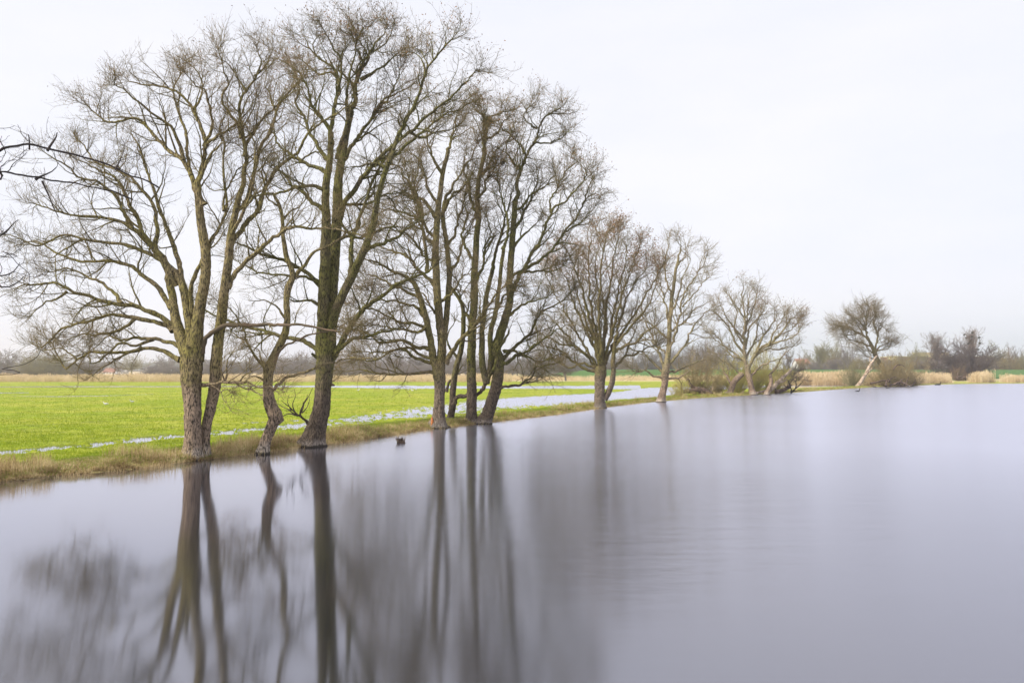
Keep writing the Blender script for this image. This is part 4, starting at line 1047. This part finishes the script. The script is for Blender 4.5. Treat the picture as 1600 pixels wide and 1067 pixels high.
log('slanting_log', 'bleached broken trunk slanting up to the right beside the old spreading willow', 116, [
    (9, 3, "1192,614.5 1202,610 1212,601 1222,591 1231,583 1236,577", 'log', 1.4), (4, 1.5, "1216,597 1224,596 1229,592", 'branch', -0.3),
    (3, 1, "1205,607 1203,598 1206,590", 'branch', 0.5)], M_log)
log('dark_log', 'dark rotten log half in the water right of the bleached slanting trunk', 118, [(7, 5, "1212,613 1222,609.5 1230,606 1235,601", 'log', 1.0), (2, 1, "1213,612 1211,603 1212,593", 'branch', 0.2)], M_logdark)
log('dead_shrub', 'dead leafless shrub standing in the water at the right end of the fallen wood', 118, [
    (2.4, 1, "1236,614.5 1236,607 1233,600 1231,593", 'branch', 0.3), (2.2, 0.8, "1237,613 1243,607 1250,601 1254,596", 'branch', -0.4),
    (1.8, 0.7, "1243,607 1244,600 1242,594", 'branch', 0.2), (1.8, 0.7, "1238,612 1247,610 1256,611", 'branch', -0.3), (1.6, 0.6, "1236,607 1228,604 1224,600", 'branch', 0.2),
    (1.4, 0.6, "1233,600 1238,594", 'branch', 0.2)], M_dark, cat='dead shrub')
log('slanting_log', 'bleached broken trunk slanting from the water up to the leaning willow on the far bank', 160, [
    (6.5, 2.5, "1338,606.5 1346,595 1353,583 1360,570 1370,556", 'log', 2.0), (3, 1.2, "1352,586 1359,579 1363,575", 'branch', -0.5), (2, 1, "1361,569 1359,562 1361,556", 'branch', 0.4)], M_log)
log('root_heap', 'heap of grey roots and broken boughs at the foot of the leaning willow', 164, [
    (3.5, 2, "1384,603 1385,597 1388,592", 'root', 0.8), (3.5, 2, "1396,602 1403,597 1411,598 1420,603", 'root', -0.5), (3, 1.2, "1360,599 1370,597 1381,594 1390,597", 'bough', 1.0),
    (2, 1, "1396,577 1401,571 1408,570 1414,573", 'bough', 0.6), (2.5, 0.8, "1412,603 1417,596 1419,589", 'bough', 0.3), (2, 0.8, "1422,603 1428,599 1431,592", 'bough', -0.4),
    (3, 1.5, "1352,605.5 1360,603.5 1370,604.5", 'bough', -0.6), (3, 1.5, "1390,603 1399,600 1409,603", 'bough', 0.2), (2, 0.8, "1404,602 1408,594 1415,591", 'bough', 0.4), (2, 0.8, "1388,597 1394,590 1402,589", 'bough', 0.5)], M_logdark, cat='root heap')
# fence-like dark debris under the dark tree
log('brush_pile', 'dark brush pile under the small willow bush in front of the broad dark tree', 245, [
    (3, 2, "1494,591 1500,588.5 1508,590.5", 'bough', 0.8), (3, 2, "1503,591 1509,589 1516,591.5", 'bough', -0.8), (2, 1, "1498,590 1496,585 1499,582", 'bough', 0.3)], M_logdark, cat='brush pile')

# jagged stump standing in the water
c = G(627, 692); r = np.random.default_rng(9); o = empty('stump', (c[0], c[1], 0), 'small jagged rotten stump sticking out of the water right of the tallest tree', 'stump')
g = Geo(); ns = 12; th = np.arange(ns) / ns * 6.283; rings = []
for f_, z in ((1.1, -0.3), (1.0, 0.0), (0.85, 0.07), (0.5, 0.10), (0.1, 0.08)):
    rr_ = 0.15 * f_ * (1 + 0.18 * r.normal(size=ns)); rings.append(np.stack([c[0] + np.cos(th) * rr_ * 1.45, c[1] + np.sin(th) * rr_, np.full(ns, z) + 0.02 * r.normal(size=ns)], 1))
g.add(np.concatenate(rings), q=[(k * ns + i, k * ns + (i + 1) % ns, (k + 1) * ns + (i + 1) % ns, (k + 1) * ns + i) for k in range(4) for i in range(ns)])
g.build('wood', M_logdark, o)
for k_ in range(13):
    a0 = r.uniform(0, 6.28); rx = 0.17 * math.cos(a0); ry = 0.11 * math.sin(a0); l = r.uniform(0.10, 0.27); ln = r.uniform(0.2, 0.9)
    a = np.array([[c[0] + rx * 0.7, c[1] + ry * 0.7, -0.05], [c[0] + rx, c[1] + ry, 0.07], [c[0] + rx * (1 + ln * 0.5), c[1] + ry * 1.1, 0.07 + l * 0.55], [c[0] + rx * (1 + ln), c[1] + ry * 1.2, 0.06 + l]])
    g = Geo(); tubes(g, a[None], np.array([[0.055, 0.05, 0.03, 0.006]]) * r.uniform(0.7, 1.1), 6); g.build('splinter', M_log if k_ % 4 == 0 else M_logdark, o)

def bird(name, label, x, y, z, s, rz, mat, neck=0.5, group=None, cat='bird', legs=False, parent_mat=None):
    """body, neck and head lofted in one surface along a curved spine"""
    sp = np.array([(-0.60, 0, 0.10), (-0.46, 0, 0.09), (-0.28, 0, 0.08), (-0.05, 0, 0.07), (0.15, 0, 0.09), (0.27, 0, 0.16), (0.33, 0, 0.16 + neck * 0.22), (0.35, 0, 0.16 + neck * 0.40), (0.39, 0, 0.20 + neck * 0.46), (0.46, 0, 0.19 + neck * 0.46), (0.54, 0, 0.17 + neck * 0.46)])
    rr = np.array([0.01, 0.06, 0.13, 0.17, 0.15, 0.10, 0.055, 0.05, 0.07, 0.035, 0.008])
    c_, s_ = math.cos(rz), math.sin(rz)
    up = 0.22 if legs else 0
    w = np.stack([x + s * (sp[:, 0] * c_ - sp[:, 1] * s_), y + s * (sp[:, 0] * s_ + sp[:, 1] * c_), z + s * (sp[:, 2] + up)], 1)
    g = Geo(); w = catmull(w, 3); rr = np.interp(np.linspace(0, 1, len(w)), np.linspace(0, 1, len(rr)), rr) * s
    tubes(g, w[None], rr[None], 10)
    if legs:
        for k_ in (-0.05, 0.05):
            a = np.array([[x - s * k_ * s_, y + s * k_ * c_, z + s * (up + 0.02)], [x - s * k_ * s_, y + s * k_ * c_, z + s * 0.1], [x + 0.02 * s - s * k_ * s_, y + s * k_ * c_, z - 0.03]])
            tubes(g, a[None], np.full((1, 3), 0.018 * s), 5)
    o = g.build(name, mat, origin=np.array([x, y, z])); return tag(o, label, cat, group)
M_dk = flatmat('dark_feathers', (0.03, 0.028, 0.03)); M_wh = flatmat('white_feathers', (0.75, 0.75, 0.74), var=0.1)
c = G(1340.5, 611.5); bird('duck', 'dark duck swimming in front of the bleached log on the far bank', c[0], c[1], -0.04, 0.95, 0.3, M_dk, 0.8, cat='duck')
c = G(1387, 607); bird('duck', 'dark duck swimming in front of the root heap, right of the other duck', c[0], c[1], -0.04, 0.8, 2.6, M_dk, 1.0, cat='duck')
c = G(1466, 601.6); bird('duck', 'dark duck resting at the edge of the far reed bed', c[0], c[1], -0.04, 1.6, 0.1, M_dk, 0.5, cat='duck')
for (u, v) in [(638, 611), (644, 611.5), (650, 610.6), (206, 630), (118, 605), (560, 611), (165, 634)]:
    c = G(u, v); hz_ = max(0.0, float(ground_h(np.array([c[0]]), np.array([c[1]]))[0]))
    bird('white_bird', 'tiny white bird resting on the wet meadow', c[0], c[1], hz_, 0.5, rng.uniform(0, 6.28), M_wh, 0.5, group='white birds resting on the wet meadow', legs=True)

# ------------------------------------------------------------------ buildings
M_white = flatmat('white_render', (0.80, 0.78, 0.76), var=0.06, scale=0.6); M_cream = flatmat('cream_render', (0.66, 0.58, 0.40), var=0.08, scale=0.5)
M_yel = flatmat('yellow_render', (0.66, 0.56, 0.30), var=0.08, scale=0.4); M_roof = flatmat('red_tiles', (0.36, 0.17, 0.13), var=0.25, scale=2)
M_brick = flatmat('red_brick', (0.30, 0.16, 0.13), var=0.2, scale=1.5); M_win = flatmat('window_glass', (0.06, 0.07, 0.09), rough=0.15, spec=0.5); M_groof = flatmat('grey_roof', (0.25, 0.24, 0.25))
def house(label, u0, u1, Y, ve, vr, wall, roof, depth=9.0, gable_x=True, z0=0.0, name='house', nwin=4, flat_=False, storeys=1, chim=True):
    x0, x1 = P(u0, 578, Y)[0], P(u1, 578, Y)[0]; ze, zr = P(0, ve, Y)[2], P(0, vr, Y)[2]
    y0, y1 = Y, Y + depth; o = empty(name, ((x0 + x1) / 2, (y0 + y1) / 2, z0), label, 'house' if name == 'house' else 'building')
    g = Geo(); g.box(x0, x1, y0, y1, z0 - 0.3, ze)
    if not flat_:
        if gable_x:   # ridge along x: gable triangles on the x ends
            ym = (y0 + y1) / 2
            g.add([(x0, y0, ze), (x0, y1, ze), (x0, ym, zr - 0.12)], t=[(0, 1, 2)]); g.add([(x1, y0, ze), (x1, y1, ze), (x1, ym, zr - 0.12)], t=[(0, 2, 1)])
        else:
            xm = (x0 + x1) / 2
            g.add([(x0, y0, ze), (x1, y0, ze), (xm, y0, zr - 0.12)], t=[(0, 1, 2)]); g.add([(x0, y1, ze), (x1, y1, ze), (xm, y1, zr - 0.12)], t=[(0, 2, 1)])
    g.build('wall', wall, o, smooth=False)
    g = Geo(); e = 0.4; t_ = 0.22
    if flat_: g.box(x0 - e, x1 + e, y0 - e, y1 + e, ze + 0.003, ze + 0.35)
    else:
        if gable_x: prof = [((y0 - e), ze - 0.25), ((y0 + y1) / 2, zr), ((y1 + e), ze - 0.25)]; f = lambda a, b_, c_: (a, b_, c_); ends = (x0 - e, x1 + e)
        else: prof = [((x0 - e), ze - 0.25), ((x0 + x1) / 2, zr), ((x1 + e), ze - 0.25)]; f = lambda a, b_, c_: (b_, a, c_); ends = (y0 - e, y1 + e)
        V = []
        for a in ends:
            for (b_, c_) in prof: V += [f(a, b_, c_), f(a, b_, c_ + t_)]
        g.add(V, q=[(0, 2, 8, 6), (2, 4, 10, 8), (1, 7, 9, 3), (3, 9, 11, 5), (0, 6, 7, 1), (4, 5, 11, 10), (0, 1, 3, 2), (2, 3, 5, 4), (6, 8, 9, 7), (8, 10, 11, 9)])
    rf_ = g.build('roof', roof, o, smooth=False)
    if chim and not flat_:
        g = Geo(); xc = x0 + (x1 - x0) * 0.3; g.box(xc, xc + 0.7, (y0 + y1) / 2 - 0.35, (y0 + y1) / 2 + 0.35, zr - 0.5, zr + 0.9)
        ch = g.build('chimney', M_brick, None, smooth=False, origin=o.location); ch.location = (0, 0, 0); ch.parent = rf_
    for s_ in range(storeys):
        zc = z0 + (ze - z0) * (s_ + 0.55) / storeys; wh = min(1.3, (ze - z0) / storeys * 0.45)
        for k_ in range(nwin):
            xc = x0 + (x1 - x0) * (k_ + 0.5) / nwin
            g = Geo(); g.box(xc - 0.55, xc + 0.55, y0 - 0.05, y0 + 0.05, zc - wh / 2, zc + wh / 2); g.build('window', M_win, o, smooth=False)
    return o
house('white house with a red gabled roof behind the dyke right of the old willow', 1247, 1266, 470, 568.5, 561, M_white, M_roof, nwin=3)
house('low cream annex beside the red roofed white house', 1266.6, 1283, 470, 569.5, 566.5, M_cream, M_groof, nwin=2, depth=7, chim=False)
house('long red brick hall with a yellow top edge far behind the poplar', 1404, 1552, 455, 557.5, 0, M_brick, M_yel, depth=22, flat_=True, name='hall', nwin=16, storeys=2)
house('yellow upper block standing on the far side of the long red hall', 1447, 1483, 482, 551.5, 0, M_yel, M_yel, depth=16, flat_=True, name='hall', nwin=6, storeys=3)
house('narrow yellow end building at the left side of the long red hall', 1400, 1403.6, 455, 557, 0, M_yel, M_yel, depth=10, flat_=True, name='hall', nwin=1)
house('low red roofed house in the gap of the left treeline', 161, 179, 640, 581, 575.5, M_white, M_roof, nwin=4)
house('small pale roofed house right of the red roofed one in the treeline gap', 182, 193, 660, 580.5, 576, M_white, M_groof, nwin=2, chim=False)
house('white gabled house facing the meadow beside the lone airy tree', 225, 232, 640, 580, 574, M_white, M_groof, gable_x=False, nwin=2)
house('long low white wing attached right of the white gabled house', 232.8, 248, 642, 580.5, 578.3, M_white, M_groof, nwin=4, depth=7, chim=False)

# ------------------------------------------------------------------ grass and reeds
def blades(g, pos, h, w, rng, lean=0.35, three=False, ldir=None):
    n = len(pos); a = rng.uniform(0, 6.283, n); s_ = np.stack([np.cos(a), np.sin(a), np.zeros(n)], 1) * (w / 2)[:, None]
    b_ = rng.uniform(0, 6.283, n); l = np.abs(rng.normal(size=n)) * lean
    ln = np.stack([np.cos(b_) * l, np.sin(b_) * l, np.zeros(n)], 1)
    if ldir is not None: ln = ln + np.asarray(ldir)
    mid = pos + ln * (h * 0.3)[:, None] + np.array([0, 0, 1]) * (h * 0.55)[:, None]
    tip = pos + ln * (h * 1.0)[:, None] + np.array([0, 0, 1]) * (h * (1 - 0.25 * np.minimum(l, 1)))[:, None]
    if three:
        V = np.stack([pos - s_, pos + s_, tip], 1); g.add(V.reshape(-1, 3), t=np.arange(n * 3).reshape(-1, 3))
    else:
        V = np.stack([pos - s_, pos + s_, mid + s_ * 0.75, mid - s_ * 0.75, tip], 1); i = np.arange(n)[:, None] * 5
        g.add(V.reshape(-1, 3), q=i + np.array([[0, 1, 2, 3]]), t=i + np.array([[3, 2, 4]]))
def scatter(n, u0, u1, v0, v1, rng):
    u = rng.uniform(u0, u1, n); v = rng.uniform(v0, v1, n)
    k = -EYE / (ST + (CV - v) / F * CT); x = (u - CU) / F * k; y = k * (CT - (CV - v) / F * ST)
    return u, v, x, y
def leafmat(name, stops, scale=0.8, tr=0.35):
    m, n, b = newmat(name)
    oi = noise(n, scale, 5); ng = noise(n, scale * 9, 2)
    c = ramp(n, mth(n, 'ADD', mth(n, 'MULTIPLY', oi, 0.55), mth(n, 'MULTIPLY', ng, 0.45)), stops)
    n.links.new(c, b.inputs['Base Color']); b.inputs['Roughness'].default_value = 0.8; b.inputs['Specular IOR Level'].default_value = 0.15
    t_ = n.nodes.new('ShaderNodeBsdfTranslucent'); n.links.new(c, t_.inputs['Color'])
    mx_ = n.nodes.new('ShaderNodeMixShader'); mx_.inputs[0].default_value = tr
    n.links.new(b.outputs[0], mx_.inputs[1]); n.links.new(t_.outputs[0], mx_.inputs[2]); n.links.new(mx_.outputs[0], n.nodes['Material Output'].inputs['Surface'])
    return m
M_g1 = leafmat('meadow_grass', [(0.36, (0.19, 0.26, 0.016)), (0.5, (0.28, 0.36, 0.026)), (0.64, (0.42, 0.46, 0.04))])
M_g2 = leafmat('bank_grass', [(0.36, (0.14, 0.21, 0.02)), (0.5, (0.25, 0.34, 0.03)), (0.64, (0.42, 0.42, 0.09))], scale=1.2)
M_g3 = leafmat('dry_grass', [(0.36, (0.17, 0.10, 0.05)), (0.5, (0.48, 0.36, 0.18)), (0.64, (0.80, 0.67, 0.40))], scale=1.4)
M_rd = leafmat('dry_reed', [(0.36, (0.50, 0.37, 0.20)), (0.5, (0.68, 0.54, 0.34)), (0.64, (0.82, 0.69, 0.48))], scale=0.3)
rng = np.random.default_rng(31)
# meadow
g = Geo(); u, v, x, y = scatter(330000, -60, 1330, 598, 735, rng); h = ground_h(x, y); sd = edge_sd(x, y); fl = flood(u, v)
k = (sd > 1.2) & ((h > -0.02) | ((h > -0.14) & (rng.random(len(x)) < np.clip((fbm(x * 1.6 + y * 1.3, y * 4.6 - x * 4.2, 71, 4) - 0.40) * 3.2, 0.03, 0.9)))) & (fbm(x * 0.9, y * 0.9, 40, 3) + rng.uniform(-0.25, 0.25, len(x)) > 0.38)
x, y, h = x[k], y[k], h[k]; hh_ = rng.uniform(0.06, 0.17, len(x)) * np.where(fl[k] > 0.3, 0.8, 1.0)
blades(g, np.stack([x, y, np.maximum(h, -0.05) - 0.01], 1), hh_, 0.00045 * y + 0.008, rng, 0.5, three=True)
tag(g.build('meadow_grass', M_g1, smooth=False), 'short lime green grass blades covering the flooded meadow', 'grass', kind='stuff')
# bank: green and dry
def bank(n, umax, dmin, dmax, hr, wf, seed, bias, f_dry):
    r = np.random.default_rng(seed); i0, i1 = 0, len(edge) - 1
    seg = edge[2:]; L = np.r_[0, np.cumsum(np.hypot(*np.diff(seg, axis=0).T))]
    # density falls with distance from the eye
    s_ = L[-1] * 0; cand = r.uniform(0, 1, n * 2)
    Ymax = 240; tY = r.uniform(1 / Ymax, 1 / 22.0, n * 2); Yc = 1 / tY
    xe = np.interp(Yc, seg[:, 1], seg[:, 0]); d = r.uniform(dmin, dmax, n * 2) ** bias
    i = np.clip(np.searchsorted(seg[:, 1], Yc), 1, len(seg) - 1); t_ = seg[i] - seg[i - 1]; t_ = t_ / np.linalg.norm(t_, axis=1)[:, None]
    x = xe - t_[:, 1] * d; y = Yc + t_[:, 0] * d
    sd = edge_sd(x, y); u, v = toUV(x, y); k = (u > -90) & (u < umax) & (sd > dmin - 0.3)
    return x[k], y[k], sd[k], u[k], r
for (n, dmin, dmax, nm, mt_, lab, hr, seed) in [
    (110000, 0.0, 3.4, 'bank_grass', M_g2, 'green grass tufts along the river bank', (0.10, 0.28), 51),
    (120000, -0.12, 2.9, 'dry_bank_grass', M_g3, 'tangled dry straw coloured grass at the water edge', (0.08, 0.26), 52)]:
    x, y, sd, u, r = bank(n, 1345, dmin, dmax, hr, 1, seed, 1, 0)
    pn = fbm(x * 0.5, y * 0.5, 61, 3)
    bw = np.interp(u, [0, 300, 600, 900, 1100, 1300], [3.2, 2.1, 2.1, 1.5, 2.3, 2.0])
    if nm == 'dry_bank_grass': k = (sd < bw * (0.55 + 0.7 * pn)) & (r.random(len(x)) < np.interp(u, [0, 800, 1000, 1350], [1, 0.8, 0.45, 0.45]))
    else: k = (sd > bw * (0.25 + 0.5 * pn)) | (r.random(len(x)) < 0.30)
    x, y, sd, u = x[k], y[k], sd[k], u[k]
    hs = r.uniform(*hr, len(x)) * np.interp(u, [0, 420, 560, 700, 900, 1100], [0.9, 1.0, 1.5, 1.2, 0.9, 0.9])
    g = Geo(); blades(g, np.stack([x, y, np.maximum(ground_h(x, y), -0.08) - 0.02], 1), hs, 0.00035 * y + 0.006, r, 0.75)
    tag(g.build(nm, mt_, smooth=False), lab, 'grass', kind='stuff')
# sparse stalks standing in the shallow water
x, y, sd, u, r = bank(2600, 1000, -0.9, 0.1, None, 1, 53, 1, 0)
k = (sd < 0.12) & (fbm(x * 0.9, y * 0.9, 15, 3) > 0.5); x, y = x[k], y[k]
g = Geo(); blades(g, np.stack([x, y, np.full(len(x), -0.1)], 1), r.uniform(0.14, 0.42, len(x)), 0.0003 * y + 0.004, r, 0.35)
tag(g.build('water_stalks', M_g3, smooth=False), 'sparse thin stalks standing in the shallow water along the bank', 'stalks', kind='stuff')
# weeds standing taller on the bank
x, y, sd, u, r = bank(9000, 1300, 0.1, 1.8, None, 1, 54, 1, 0)
k = fbm(x * 0.6, y * 0.6, 25, 3) > 0.56; x, y, u = x[k], y[k], u[k]
g = Geo(); blades(g, np.stack([x, y, ground_h(x, y) - 0.02], 1), r.uniform(0.35, 0.75, len(x)), 0.00022 * y + 0.005, r, 0.2)
tag(g.build('dry_weeds', M_g3, smooth=False), 'taller dry weeds and stems scattered on the river bank', 'weeds', kind='stuff')
# reed beds
def reeds(name, lab, u0, u1, Y0, Y1, n, h, w, seed, mask=None):
    r = np.random.default_rng(seed); y = r.uniform(Y0, Y1, n); u = r.uniform(u0, u1, n); x = (u - CU) / F * y
    sd = edge_sd(x, y); k = sd > 1.0
    if mask is not None: k &= mask(u, y, sd)
    if u0 > 1200: k &= r.random(n) < np.clip(np.minimum(u - u0, u1 - u) / 14, 0, 1)
    k &= (fbm(x * 0.35, y * 0.35, seed + 9, 3) > 0.30)
    x, y = x[k], y[k]; n = len(x); pn = fbm(x * 0.15, y * 0.15, seed, 3)
    hs = h * (0.45 + 0.85 * pn) * r.uniform(0.5, 1.2, n) ** 1.3
    g = Geo(); blades(g, np.stack([x, y, ground_h(x, y) - 0.05], 1), hs, np.full(n, w) * r.uniform(0.7, 1.5, n), r, 0.10)
    # plumes
    m = r.random(n) < 0.35; xx, yy, h2 = x[m], y[m], hs[m]; c = np.stack([xx, yy, ground_h(xx, yy) - 0.05 + h2 * 0.85], 1)
    blades(g, c, h2 * 0.16 + 0.05, np.full(len(xx), w * 2.4), r, 0.3)
    return tag(g.build(name, M_rd, smooth=False), lab, 'reeds', kind='stuff')
reeds('reeds', 'pale beige reed belt along the far edge of the meadow on the left', -80, 800, 228, 262, 95000, 1.95, 0.05, 71)
reeds('reeds', 'thin pale reed strip behind the flooded meadow right of the middle', 800, 1235, 262, 300, 22000, 1.5, 0.05, 72, mask=lambda u, y, sd: fbm(u * 0.02, y * 0.05, 3, 3) > 0.35)
reeds('reeds', 'golden reed bed between the fallen wood and the leaning willow', 1212, 1345, 176, 215, 42000, 2.6, 0.042, 73)
reeds('reeds', 'golden reed bed on the far bank right of the leaning willow', 1345, 1492, 172, 222, 42000, 2.5, 0.042, 74, mask=lambda u, y, sd: (sd > 1.5) & (u < 1478 + fbm(y * 0.2, u * 0, 4) * 14))
reeds('reeds', 'clump of golden reeds in front of the broad dark tree', 1508, 1556, 210, 230, 9000, 3.0, 0.05, 75, mask=lambda u, y, sd: np.abs(y - 219) / 9 + np.abs(u - 1532) / 26 + 0.5 * fbm(u * 0.3, y * 0.4, 8) < 1.2)
reeds('reeds', 'golden reed clump at the right edge of the far bank', 1560, 1690, 214, 234, 15000, 2.5, 0.05, 76, mask=lambda u, y, sd: (y - 214) > 14 * (fbm(u * 0.12, y * 0 + 2, 6) - 0.25))

# ------------------------------------------------------------------ haze
hm = bpy.data.materials.new('haze'); hm.use_nodes = True; n = hm.node_tree; n.nodes.clear()
o_ = n.nodes.new('ShaderNodeOutputMaterial'); pv = n.nodes.new('ShaderNodeVolumePrincipled')
pv.inputs['Color'].default_value = (0.95, 0.95, 1.0, 1); pv.inputs['Density'].default_value = 0.00042; pv.inputs['Anisotropy'].default_value = 0.75
n.links.new(pv.outputs[0], o_.inputs['Volume'])
g = Geo(); g.box(-4100, 4100, -310, 1720, -2.6, 60)
tag(g.build('haze', hm, smooth=False), 'thin pale lavender haze over the whole river meadow', 'haze', kind='stuff')
